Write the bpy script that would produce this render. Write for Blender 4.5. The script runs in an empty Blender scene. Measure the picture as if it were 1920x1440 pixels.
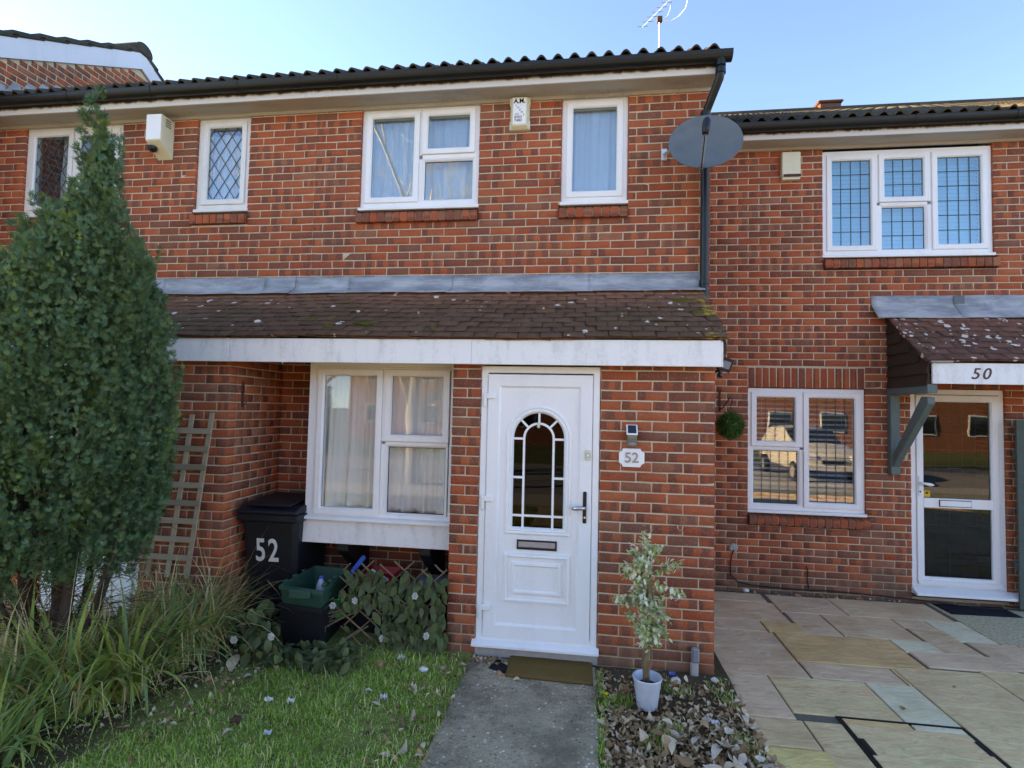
import bpy, bmesh, math, random
import numpy as np
from mathutils import Matrix, Vector, noise as mnoise

random.seed(7)
rng = np.random.default_rng(11)
sc = bpy.context.scene
C = sc.collection

# ---------------------------------------------------------------- camera
CAM = (0.0, -4.9598, 1.7955)
YAW, PITCH, ROLL, FPX = 0.135297, 0.046236, 0.02234, 1010.07
fwd = Vector((-math.sin(YAW)*math.cos(PITCH), math.cos(YAW)*math.cos(PITCH), math.sin(PITCH)))
rgt = Vector((math.cos(YAW), math.sin(YAW), 0)); upv = rgt.cross(fwd)
r2 = math.cos(ROLL)*rgt + math.sin(ROLL)*upv
u2 = -math.sin(ROLL)*rgt + math.cos(ROLL)*upv
cd = bpy.data.cameras.new('camera'); cam = bpy.data.objects.new('camera', cd); C.objects.link(cam)
M = Matrix.Identity(4)
for i in range(3):
    M[i][0], M[i][1], M[i][2], M[i][3] = r2[i], u2[i], -fwd[i], CAM[i]
cam.matrix_world = M
cd.sensor_width = 36; cd.lens = 36*FPX/1920; cd.clip_start = .05; cd.clip_end = 2000
sc.camera = cam

# ---------------------------------------------------------------- sky, sun, exposure
SUN_EL, SUN_AZ = math.radians(20), math.radians(75)     # azimuth: degrees left of straight behind the houses
sun_dir = Vector((-math.sin(SUN_AZ)*math.cos(SUN_EL), math.cos(SUN_AZ)*math.cos(SUN_EL), math.sin(SUN_EL)))
w = bpy.data.worlds.new('World'); sc.world = w; w.use_nodes = True
nt = w.node_tree; nt.nodes.clear()
sky = nt.nodes.new('ShaderNodeTexSky'); sky.sky_type = 'NISHITA'; sky.sun_disc = False
sky.sun_elevation = SUN_EL; sky.sun_rotation = -SUN_AZ
sky.air_density = 0.5; sky.dust_density = 0.05; sky.ozone_density = 6.0; sky.altitude = 50
bg = nt.nodes.new('ShaderNodeBackground'); bg.inputs[1].default_value = 0.15
wo = nt.nodes.new('ShaderNodeOutputWorld')
nt.links.new(sky.outputs[0], bg.inputs[0]); nt.links.new(bg.outputs[0], wo.inputs[0])
sl = bpy.data.lights.new('sun', 'SUN'); sl.energy = 5.0; sl.angle = math.radians(.53); sl.color = (1, .9, .76)
so = bpy.data.objects.new('sun', sl); C.objects.link(so)
so.rotation_euler = (-sun_dir).to_track_quat('-Z', 'Y').to_euler(); so.location = sun_dir*40
vs = sc.view_settings; vs.view_transform = 'Standard'; vs.look = 'None'; vs.gamma = 1; vs.use_curve_mapping = False
vs.exposure = 2.82
vs.use_white_balance = True; vs.white_balance_temperature = 11800; vs.white_balance_tint = 11   # the photograph is balanced for open shade
sc.cycles.max_bounces = 8; sc.cycles.transparent_max_bounces = 16
sc.cycles.sample_clamp_indirect = 6; sc.cycles.caustics_reflective = False; sc.cycles.caustics_refractive = False

# ---------------------------------------------------------------- node helpers / materials
MAT = {}
class NT:
    def __init__(s, name, rough=.7, spec=.3):
        s.m = bpy.data.materials.new(name); s.m.use_nodes = True
        s.t = s.m.node_tree; s.b = s.t.nodes['Principled BSDF']
        s.b.inputs['Roughness'].default_value = rough
        s.b.inputs['Specular IOR Level'].default_value = spec
        MAT[name] = s.m
    def n(s, typ, **kw):
        nd = s.t.nodes.new('ShaderNode'+typ)
        for k, v in kw.items(): setattr(nd, k, v)
        return nd
    def put(s, sock, v):
        if hasattr(v, 'is_linked') or hasattr(v, 'links'): s.t.links.new(v, sock)
        elif isinstance(v, (tuple, list)) and len(v) == 3 and sock.type == 'RGBA': sock.default_value = (*v, 1)
        else: sock.default_value = v
    def math(s, op, a, b=0., c=0.):
        nd = s.n('Math', operation=op)
        for i, v in enumerate((a, b, c)): s.put(nd.inputs[i], v)
        return nd.outputs[0]
    def mix(s, f, a, b, mode='MIX'):
        nd = s.n('Mix', data_type='RGBA', blend_type=mode)
        s.put(nd.inputs[0], f); s.put(nd.inputs[6], a); s.put(nd.inputs[7], b)
        return nd.outputs[2]
    def noise(s, scale=5., detail=4., vec=None, rough=.55, dist=0.):
        nd = s.n('TexNoise'); nd.inputs['Scale'].default_value = scale; nd.inputs['Detail'].default_value = detail
        nd.inputs['Roughness'].default_value = rough; nd.inputs['Distortion'].default_value = dist
        if vec is not None: s.t.links.new(vec, nd.inputs['Vector'])
        return nd.outputs['Fac']
    def voro(s, scale, vec=None, feature='F1', out='Distance'):
        nd = s.n('TexVoronoi', feature=feature); nd.inputs['Scale'].default_value = scale
        if vec is not None: s.t.links.new(vec, nd.inputs['Vector'])
        return nd.outputs[out]
    def pos(s): return s.n('NewGeometry').outputs['Position']
    def scl(s, vec, v):
        nd = s.n('VectorMath', operation='MULTIPLY'); s.t.links.new(vec, nd.inputs[0]); nd.inputs[1].default_value = v
        return nd.outputs[0]
    def sep(s, vec):
        nd = s.n('SeparateXYZ'); s.t.links.new(vec, nd.inputs[0]); return nd.outputs
    def ramp(s, f, lo, hi):
        nd = s.n('MapRange'); nd.interpolation_type = 'SMOOTHSTEP'
        s.put(nd.inputs[0], f); nd.inputs[1].default_value = lo; nd.inputs[2].default_value = hi
        return nd.outputs[0]
    def attr(s, name): return s.n('Attribute', attribute_name=name).outputs['Fac']
    def rnd(s):
        return s.math('FRACT', s.math('ADD', s.attr('rnd'), s.n('ObjectInfo').outputs['Random']))
    def col(s, v): s.put(s.b.inputs['Base Color'], v)
    def bump(s, h, strength=.3, dist=.01):
        nd = s.n('Bump'); nd.inputs['Strength'].default_value = strength; nd.inputs['Distance'].default_value = dist
        s.put(nd.inputs['Height'], h); s.t.links.new(nd.outputs[0], s.b.inputs['Normal'])

def simple(name, col, rough=.6, spec=.3, var=.12, nscale=12., bump=0., metallic=0.):
    k = NT(name, rough, spec)
    p = k.pos(); f = k.noise(nscale, 5, p)
    k.col(k.mix(f, tuple(c*(1-var*1.6) for c in col), tuple(min(1, c*(1+var)) for c in col)))
    if bump: k.bump(k.noise(nscale*6, 3, p), bump, .004)
    k.b.inputs['Metallic'].default_value = metallic
    return k

# brick: uses per-brick UV (u along length) and a per-brick random number
k = NT('brick', .85, .2)
r = k.rnd(); ra = k.math('FRACT', k.math('MULTIPLY', r, 7.31)); rb = k.math('FRACT', k.math('MULTIPLY', r, 23.7)); rc = k.math('FRACT', k.math('MULTIPLY', r, 51.9))
uv = k.n('UVMap').outputs[0]; us = k.sep(uv)
p = k.pos()
n1 = k.noise(28, 4, p); n2 = k.noise(90, 3, p); n3 = k.noise(7, 3, p)
uu = k.math('ADD', us[0], k.math('MULTIPLY', k.math('SUBTRACT', n1, .5), .16))
def band(c, wd): return k.math('SUBTRACT', 1., k.ramp(k.math('ABSOLUTE', k.math('SUBTRACT', uu, c)), wd, wd+.05))
c1 = k.math('ADD', .12, k.math('MULTIPLY', ra, .16)); c2 = k.math('SUBTRACT', .9, k.math('MULTIPLY', rb, .2))
b1 = band(c1, .12); b2 = band(c2, .12)
both = k.math('MAXIMUM', k.math('MULTIPLY', b1, k.math('GREATER_THAN', rc, .25)), k.math('MULTIPLY', b2, k.math('GREATER_THAN', ra, .3)))
both = k.math('MULTIPLY', both, k.math('GREATER_THAN', r, .30))
whole = k.math('MULTIPLY', k.math('LESS_THAN', rb, .21), .9)
dark = k.math('MINIMUM', 1., k.math('MAXIMUM', both, whole))
red = k.mix(rc, (.40, .073, .029), (.50, .116, .044))
red = k.mix(k.math('MULTIPLY', k.math('GREATER_THAN', ra, .86), .6), red, (.30, .14, .085))
drk = k.mix(ra, (.15, .047, .033), (.20, .068, .045))
col = k.mix(k.math('MULTIPLY', dark, .76), red, drk)
col = k.mix(k.ramp(n2, .45, .8), col, k.mix(.5, col, (.42, .26, .17)))
col = k.mix(k.math('MULTIPLY', k.ramp(n3, .35, .75), .3), col, (.12, .05, .035))
n4 = k.noise(1.1, 5, k.scl(p, (1, 1, .3)), .6)
col = k.mix(k.math('MULTIPLY', k.ramp(n4, .48, .72), .38), col, (.10, .055, .045))
pz = k.sep(p)[2]
grime = k.math('MULTIPLY', k.math('SUBTRACT', 1., k.ramp(k.math('ADD', pz, k.math('MULTIPLY', k.noise(3.3, 4, p), .5)), 0.10, .5)), .62)
col = k.mix(grime, col, (.13, .10, .068))
k.col(col); k.bump(k.math('ADD', n2, n1), .5, .004)

k = NT('mortar', .95, .1); p = k.pos()
col = k.mix(k.noise(60, 4, p), (.44, .345, .235), (.70, .575, .41))
col = k.mix(k.math('MULTIPLY', k.ramp(k.noise(2.2, 4, p), .5, .8), .5), col, (.34, .25, .16))
pz = k.sep(p)[2]
grime = k.math('MULTIPLY', k.math('SUBTRACT', 1., k.ramp(k.math('ADD', pz, k.math('MULTIPLY', k.noise(3.3, 4, p), .5)), .28, .6)), .5)
k.col(k.mix(grime, col, (.2, .17, .11))); k.bump(k.noise(140, 3, p), .6, .004)

def white(name, base, dirt, amount, rough=.4, stretch=(1, 1, .25)):
    k = NT(name, rough, .4); p = k.pos()
    a = k.noise(5, 6, k.scl(p, stretch)); b = k.noise(38, 4, p)
    f = k.math('MULTIPLY', k.ramp(k.math('ADD', k.math('MULTIPLY', a, .7), k.math('MULTIPLY', b, .3)), .45, .75), amount)
    k.col(k.mix(f, base, dirt)); k.bump(b, .06, .003)
    return k
white('white_plastic', (.85, .85, .84), (.62, .62, .58), .35, .3)
white('aged_plastic', (.74, .73, .70), (.52, .50, .44), .5, .4)
white('white_board', (.83, .83, .81), (.50, .50, .46), .6, .6, (3, 3, .6))
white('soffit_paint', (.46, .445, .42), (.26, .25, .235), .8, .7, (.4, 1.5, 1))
white('cream_plastic', (.72, .67, .48), (.50, .44, .30), .5, .5)
white('bargeboard_paint', (.66, .65, .68), (.5, .5, .52), .5, .6)

k = NT('fascia_paint', .6, .3); p = k.pos(); s_ = k.sep(p)
st = k.math('ADD', s_[2], k.math('MULTIPLY', k.math('SUBTRACT', k.noise(9, 5, k.scl(p, (1, 1, .3))), .5), .07))
k.col(k.mix(k.ramp(st, 4.785, 4.815), (.68, .67, .65), (.05, .035, .03)))

simple('gutter_plastic', (.008, .010, .0095), .42, .4, .3, 6)
simple('dark_plastic', (.011, .012, .015), .45, .4, .2, 8)
simple('bin_plastic', (.010, .011, .015), .5, .4, .25, 8, .1)
simple('green_plastic', (.018, .078, .05), .45, .4, .2, 9)
simple('bright_green', (.02, .35, .1), .4)
simple('blue_plastic', (.02, .13, .55), .4)
simple('red_plastic', (.5, .015, .02), .4)
simple('teal_plastic', (.15, .55, .55), .4)
simple('grey_plastic', (.23, .24, .25), .5)
simple('clear_plastic', (.50, .54, .58), .2, .5)
simple('blue_label', (.05, .15, .6), .4)
simple('orange_plastic', (.75, .12, .05), .4)
simple('paper_white', (.7, .69, .66), .9, .1, .15, 30)
simple('black_metal', (.012, .011, .011), .5, .4, .2)
simple('rusty_metal', (.10, .05, .03), .8, .2, .4, 30)
simple('aluminium', (.62, .60, .57), .35, .5, .1, 20, 0, .7)
simple('chrome', (.6, .6, .6), .22, .5, .1, 20, 0, .9)
simple('number_metal', (.33, .34, .36), .4, .5, .15, 40, 0, .6)
simple('number_brown', (.10, .055, .045), .5)
simple('dish_grey', (.125, .145, .15), .55, .35, .18, 9)
simple('letter_black', (.01, .01, .012), .6)
simple('letter_grey', (.16, .16, .17), .6)
simple('interior', (.16, .145, .13), .9, .1)
simple('solar_cell', (.015, .02, .04), .15, .6)
simple('solar_olive', (.20, .19, .13), .4, .5)
simple('grey_green_wood', (.125, .165, .155), .6, .3, .18, 25)
simple('green_fence', (.075, .105, .09), .65, .3, .2, 20)
simple('pot_glaze', (.58, .64, .72), .3, .5, .08, 20)
simple('vent_clay', (.16, .07, .05), .9, .1, .3, 20)
simple('soil', (.045, .032, .022), .95, .1, .4, 40, .5)
simple('moss', (.10, .10, .02), .95, .1, .35, 60, .6)
simple('rose_white', (.78, .77, .70), .8, .2, .12, 60)
simple('rubber_mat', (.012, .013, .02), .8, .2, .3, 60, .4)
simple('pale_bounce_road', (.27, .26, .245), .9, .2, .3, 30, .3)  # road tone lightened to bounce sun onto the facade, road itself out of view
simple('kerb_stone', (.40, .38, .35), .9, .2, .2, 20, .3)
simple('birch_bark', (.50, .46, .40), .8, .2, .35, 14, .3)
simple('car_paint', (.55, .50, .42), .25, .6, .05)
simple('car_glass', (.02, .025, .03), .05, .6)
simple('tyre', (.015, .015, .015), .8)
simple('headlamp', (.7, .7, .7), .1, .6)
simple('yellow_sticker', (.75, .45, .03), .5)
simple('yellow_flower', (.8, .6, .02), .6)
simple('far_roof', (.10, .07, .055), .9, .1, .3, 3)
simple('cable', (.02, .018, .018), .6)
simple('lead_came', (.06, .065, .075), .5, .4)
simple('twig', (.22, .155, .10), .9, .1, .3, 40)
simple('vine', (.24, .16, .09), .8, .1, .25, 40)

k = NT('lead_sheet', .5, .4); p = k.pos()
a = k.noise(3, 6, k.scl(p, (1, 1, 3)), .6, .6); b = k.noise(16, 5, k.scl(p, (.4, 1, 2.5)), .6)
col = k.mix(k.ramp(a, .35, .7), (.22, .235, .25), (.42, .43, .44))
col = k.mix(k.math('MULTIPLY', k.ramp(b, .5, .72), .55), col, (.52, .50, .43))
k.col(col); k.bump(a, .35, .012)

# plain clay / concrete tiles with lichen and moss
def tilemat(name, base, top, lichen, yellow_x=None, moss=.35):
    k = NT(name, .9, .15); p = k.pos(); r = k.rnd(); s_ = k.sep(p)
    f = k.noise(14, 5, p); g = k.noise(70, 3, p)
    col = k.mix(r, base, tuple(c*1.35 for c in base))
    col = k.mix(k.math('MULTIPLY', k.ramp(k.math('ADD', s_[2], k.math('MULTIPLY', r, .05)), 2.62, 2.86), .8), col, top)
    col = k.mix(k.math('MULTIPLY', k.ramp(f, .4, .75), .5), col, tuple(c*.5 for c in base))
    msk = k.math('MULTIPLY', k.ramp(k.noise(2.6, 3, p), .52, .62), moss)
    col = k.mix(k.math('MULTIPLY', msk, k.ramp(g, .35, .6)), col, (.07, .065, .025))
    v = k.n('TexVoronoi', feature='F1'); v.inputs['Scale'].default_value = 17.
    wv = k.n('VectorMath', operation='ADD'); k.t.links.new(p, wv.inputs[0])
    nn = k.n('TexNoise'); nn.inputs['Scale'].default_value = 30.; k.t.links.new(p, nn.inputs['Vector'])
    ms = k.n('VectorMath', operation='SCALE'); k.t.links.new(nn.outputs['Color'], ms.inputs[0]); ms.inputs[3].default_value = .035
    k.t.links.new(ms.outputs[0], wv.inputs[1]); k.t.links.new(wv.outputs[0], v.inputs['Vector'])
    cs = k.sep(v.outputs['Color'])
    dens = k.ramp(k.noise(1.9, 3, p), .36, .62)
    on = k.math('LESS_THAN', cs[0], k.math('MULTIPLY', dens, lichen))
    size = k.math('MULTIPLY', k.math('POWER', cs[1], 1.8), .48)
    spot = k.math('MULTIPLY', k.math('SUBTRACT', 1., k.ramp(k.math('SUBTRACT', v.outputs['Distance'], size), .02, .07)), on)
    col = k.mix(k.math('MULTIPLY', spot, .85), col, (.74, .66, .58))
    if yellow_x is not None:
        y = k.math('MULTIPLY', k.ramp(s_[0], yellow_x, yellow_x+.12), k.ramp(k.noise(11, 4, p), .56, .60))
        col = k.mix(k.math('MULTIPLY', y, .9), col, (.38, .25, .03))
    k.col(col); k.bump(k.math('ADD', g, f), .5, .006)
tilemat('plain_tile', (.118, .063, .041), (.27, .12, .072), .26, .80)
tilemat('red_tile', (.13, .062, .047), (.23, .098, .068), 1.2, None, .2)
k = NT('roof_tile', .9, .15); p = k.pos(); r = k.rnd()
col = k.mix(r, (.05, .04, .032), (.10, .075, .055)); col = k.mix(k.ramp(k.noise(9, 5, p), .45, .7), col, (.055, .06, .03))
col = k.mix(k.math('MULTIPLY', k.ramp(k.noise(30, 4, p), .6, .7), .6), col, (.15, .125, .095)); k.col(col); k.bump(k.noise(60, 3, p), .4, .005)

# window glass: mirror + see-through, Schlick-style mix
def glass(name, tint, f0, gain):
    m = bpy.data.materials.new(name); m.use_nodes = True; MAT[name] = m
    t = m.node_tree; t.nodes.clear()
    o = t.nodes.new('ShaderNodeOutputMaterial'); mx = t.nodes.new('ShaderNodeMixShader')
    tr = t.nodes.new('ShaderNodeBsdfTransparent'); tr.inputs[0].default_value = (*tint, 1)
    gl = t.nodes.new('ShaderNodeBsdfGlossy'); gl.inputs['Roughness'].default_value = 0.0; gl.inputs[0].default_value = (.95, .97, 1, 1)
    lw = t.nodes.new('ShaderNodeLayerWeight'); lw.inputs[0].default_value = .5
    pw = t.nodes.new('ShaderNodeMath'); pw.operation = 'POWER'; t.links.new(lw.outputs['Facing'], pw.inputs[0]); pw.inputs[1].default_value = 3.5
    ma = t.nodes.new('ShaderNodeMath'); ma.operation = 'MULTIPLY_ADD'; t.links.new(pw.outputs[0], ma.inputs[0]); ma.inputs[1].default_value = gain; ma.inputs[2].default_value = f0
    bp = t.nodes.new('ShaderNodeBump'); nz = t.nodes.new('ShaderNodeTexNoise'); nz.inputs['Scale'].default_value = 2.5
    ge = t.nodes.new('ShaderNodeNewGeometry'); t.links.new(ge.outputs['Position'], nz.inputs['Vector'])
    bp.inputs['Strength'].default_value = .03; bp.inputs['Distance'].default_value = .02
    t.links.new(nz.outputs['Fac'], bp.inputs['Height']); t.links.new(bp.outputs[0], gl.inputs['Normal'])
    t.links.new(ma.outputs[0], mx.inputs[0]); t.links.new(tr.outputs[0], mx.inputs[1]); t.links.new(gl.outputs[0], mx.inputs[2])
    t.links.new(mx.outputs[0], o.inputs[0])
glass('window_glass', (.95, .96, .96), .035, .8)
glass('coated_glass', (.84, .93, .97), .14, .8)
glass('door_glass', (.30, .32, .33), .014, .7)
glass('neighbour_glass', (.45, .48, .47), .05, .8)
glass('turquoise_glass', (.62, .88, .94), .13, .8)
glass('door_pane_glass', (.85, .88, .9), .075, .8)

def fabric(name, col, trans):
    k = NT(name, .9, .1); p = k.pos()
    k.col(k.mix(k.noise(9, 4, p), tuple(c*.88 for c in col), col))
    t = k.t; tl = t.nodes.new('ShaderNodeBsdfTranslucent'); tl.inputs[0].default_value = (*col, 1)
    mx = t.nodes.new('ShaderNodeMixShader'); mx.inputs[0].default_value = trans
    t.links.new(k.b.outputs[0], mx.inputs[1]); t.links.new(tl.outputs[0], mx.inputs[2])
    t.links.new(mx.outputs[0], t.nodes['Material Output'].inputs[0])
fabric('net_fabric', (.86, .87, .85), .2)
fabric('blind_fabric', (.80, .82, .82), .2)

def leafmat(name, a, b, c=None, trans=.25, rough=.55):
    k = NT(name, rough, .25); r = k.rnd(); p = k.pos()
    col = k.mix(r, a, b)
    if c is not None:
        col = k.mix(k.math('GREATER_THAN', k.math('FRACT', k.math('MULTIPLY', r, 17.3)), .62), col, c)
    col = k.mix(k.math('MULTIPLY', k.ramp(k.noise(3.2, 3, p), .45, .7), .4), col, tuple(x*.55 for x in a))
    k.col(col)
    t = k.t; tl = t.nodes.new('ShaderNodeBsdfTranslucent'); t.links.new(col, tl.inputs[0])
    mx = t.nodes.new('ShaderNodeMixShader'); mx.inputs[0].default_value = trans
    t.links.new(k.b.outputs[0], mx.inputs[1]); t.links.new(tl.outputs[0], mx.inputs[2])
    t.links.new(mx.outputs[0], t.nodes['Material Output'].inputs[0])
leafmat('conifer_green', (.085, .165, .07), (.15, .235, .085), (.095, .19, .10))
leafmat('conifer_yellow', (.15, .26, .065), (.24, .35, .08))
leafmat('lawn_blade', (.24, .46, .06), (.42, .60, .11), (.72, .68, .28), .4)
leafmat('strap_green', (.24, .33, .07), (.42, .50, .13), (.20, .32, .12), .4)
leafmat('strap_dry', (.66, .49, .22), (.85, .70, .40), (.48, .31, .13), .35, .8)
leafmat('ivy_leaf', (.06, .095, .038), (.12, .155, .06), (.085, .115, .055), .1)
leafmat('box_leaf', (.045, .14, .03), (.11, .24, .06), None, .2)
leafmat('variegated', (.74, .72, .46), (.88, .84, .64), (.36, .46, .16), .2)
leafmat('dead_leaf', (.28, .15, .07), (.52, .31, .165), (.72, .54, .37), .15, .8)
leafmat('pale_leaf', (.50, .37, .29), (.74, .62, .52), (.60, .48, .38), .1, .75)

k = NT('bark', .95, .1); p = k.pos()
a = k.noise(22, 5, k.scl(p, (1, 1, .15)))
k.col(k.mix(a, (.035, .022, .015), (.12, .085, .062))); k.bump(a, .8, .02)
k = NT('weathered_wood', .9, .15); p = k.pos()
a = k.noise(30, 5, k.scl(p, (.25, 1, .25)))
k.col(k.mix(k.mix(.5, a, k.rnd()), (.22, .165, .11), (.47, .37, .26))); k.bump(a, .3, .004)
k = NT('brown_board', .7, .25); p = k.pos(); a = k.noise(20, 5, k.scl(p, (1, .15, 1)))
k.col(k.mix(a, (.035, .022, .016), (.075, .047, .033))); k.bump(a, .3, .004)
k = NT('path_concrete', .95, .15); p = k.pos()
v = k.n('TexVoronoi', feature='F1'); v.inputs['Scale'].default_value = 40; k.t.links.new(p, v.inputs['Vector'])
cs = k.sep(v.outputs['Color']); peb = k.math('SUBTRACT', 1., k.ramp(v.outputs['Distance'], .28, .45))
base = k.mix(k.noise(4, 5, p), (.33, .255, .165), (.52, .415, .28))
pc = k.mix(cs[0], (.20, .155, .105), (.70, .57, .41)); pc = k.mix(k.math('GREATER_THAN', cs[1], .93), pc, (.78, .75, .68))
v2 = k.n('TexVoronoi', feature='F1'); v2.inputs['Scale'].default_value = 110; k.t.links.new(p, v2.inputs['Vector']); c2s = k.sep(v2.outputs['Color'])
base = k.mix(k.math('MULTIPLY', k.math('SUBTRACT', 1., k.ramp(v2.outputs['Distance'], .25, .45)), .9), base, k.mix(c2s[0], (.10, .085, .065), (.50, .43, .33)))
col = k.mix(k.math('MULTIPLY', peb, k.math('GREATER_THAN', cs[2], .55)), base, pc)
col = k.mix(k.math('MULTIPLY', k.ramp(k.noise(3.1, 5, p, .65), .42, .66), .62), col, (.085, .070, .05))
col = k.mix(k.math('MULTIPLY', k.ramp(k.noise(2.5, 5, p), .5, .68), .45), col, (.20, .18, .12))
k.col(col); k.bump(k.math('ADD', peb, k.noise(50, 3, p)), .7, .008)
k = NT('pad_concrete', .95, .15); p = k.pos()
a = k.noise(40, 5, p); k.col(k.mix(k.ramp(a, .3, .7), (.38, .305, .18), (.64, .54, .36))); k.bump(a, .6, .008)
k = NT('door_mat_coir', 1., .05); p = k.pos(); a = k.noise(140, 3, p); b = k.noise(7, 4, p)
k.col(k.mix(k.ramp(b, .4, .7), k.mix(a, (.11, .058, .02), (.29, .165, .06)), (.19, .125, .045))); k.bump(a, 1., .01)
k = NT('ground_soil', 1., .05); p = k.pos(); a = k.noise(9, 6, p); b = k.noise(60, 4, p)
col = k.mix(b, (.055, .038, .024), (.15, .105, .065))
gx = k.sep(p)
edge = k.math('ADD', gx[0], k.math('MULTIPLY', k.noise(2.3, 3, p), .5))
side_ok = k.math('MAXIMUM', k.ramp(edge, -2.45, -2.2), k.math('LESS_THAN', gx[0], -4.))
lawn = k.math('MULTIPLY', k.math('MULTIPLY', k.math('LESS_THAN', gx[0], -.8), side_ok), k.ramp(a, .3, .5))
k.col(k.mix(k.math('MULTIPLY', lawn, .8), col, (.24, .28, .08))); k.bump(k.math('ADD', a, b), .8, .02)
k = NT('far_ground', 1., .05); p = k.pos(); k.col(k.mix(k.noise(.6, 6, p), (.09, .115, .05), (.14, .15, .075)))  # colour lifted a little so the unseen ground bounces more sun
k = NT('slab_joint', .95, .1); p = k.pos(); k.col(k.mix(k.noise(30, 4, p), (.10, .088, .068), (.20, .175, .135)))
def slabmat(name, a, b, c):
    k = NT(name, .8, .25); p = k.pos()
    r = k.n('ObjectInfo').outputs['Random']
    off = k.n('CombineXYZ'); k.put(off.inputs[0], k.math('MULTIPLY', r, 40)); k.put(off.inputs[1], k.math('MULTIPLY', r, 17))
    ad = k.n('VectorMath', operation='ADD'); k.t.links.new(p, ad.inputs[0]); k.t.links.new(off.outputs[0], ad.inputs[1])
    q = ad.outputs[0]
    f = k.noise(2.4, 6, k.scl(q, (1, 2.4, 1)), .6, 1.2); g = k.noise(7, 6, k.scl(q, (1, 2, 1)), .65, .6); h = k.noise(120, 3, q)
    col = k.mix(k.ramp(f, .3, .7), a, b); col = k.mix(k.math('MULTIPLY', k.ramp(g, .42, .68), .75), col, c)
    col = k.mix(k.math('MULTIPLY', k.ramp(k.noise(1.7, 6, p, .65), .42, .68), .5), col, (a[0]*.62, a[1]*.58, a[2]*.5))
    col = k.mix(k.math('MULTIPLY', k.ramp(k.noise(24, 5, q), .58, .72), .35), col, tuple(x*.5 for x in a))
    k.col(col); k.bump(k.math('ADD', f, k.math('MULTIPLY', g, .8)), .7, .03)
slabmat('slab_grey', (0.779, 0.455, 0.274), (0.800, 0.555, 0.334), (0.800, 0.609, 0.347))
slabmat('slab_olive', (0.800, 0.452, 0.204), (0.800, 0.542, 0.241), (0.800, 0.459, 0.224))
slabmat('slab_beige', (0.800, 0.530, 0.284), (0.800, 0.642, 0.337), (0.800, 0.476, 0.248))
slabmat('slab_blue', (0.716, 0.442, 0.280), (0.800, 0.530, 0.334), (0.800, 0.581, 0.347))
slabmat('slab_pale', (0.800, 0.700, 0.471), (0.800, 0.700, 0.484), (0.800, 0.689, 0.384))
slabmat('slab_pink', (0.800, 0.510, 0.281), (0.800, 0.582, 0.319), (0.800, 0.556, 0.293))
slabmat('slab_lilac', (0.800, 0.498, 0.320), (0.800, 0.576, 0.368), (0.800, 0.519, 0.311))
slabmat('slab_yellow', (0.800, 0.542, 0.196), (0.800, 0.634, 0.250), (0.800, 0.519, 0.219))

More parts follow.
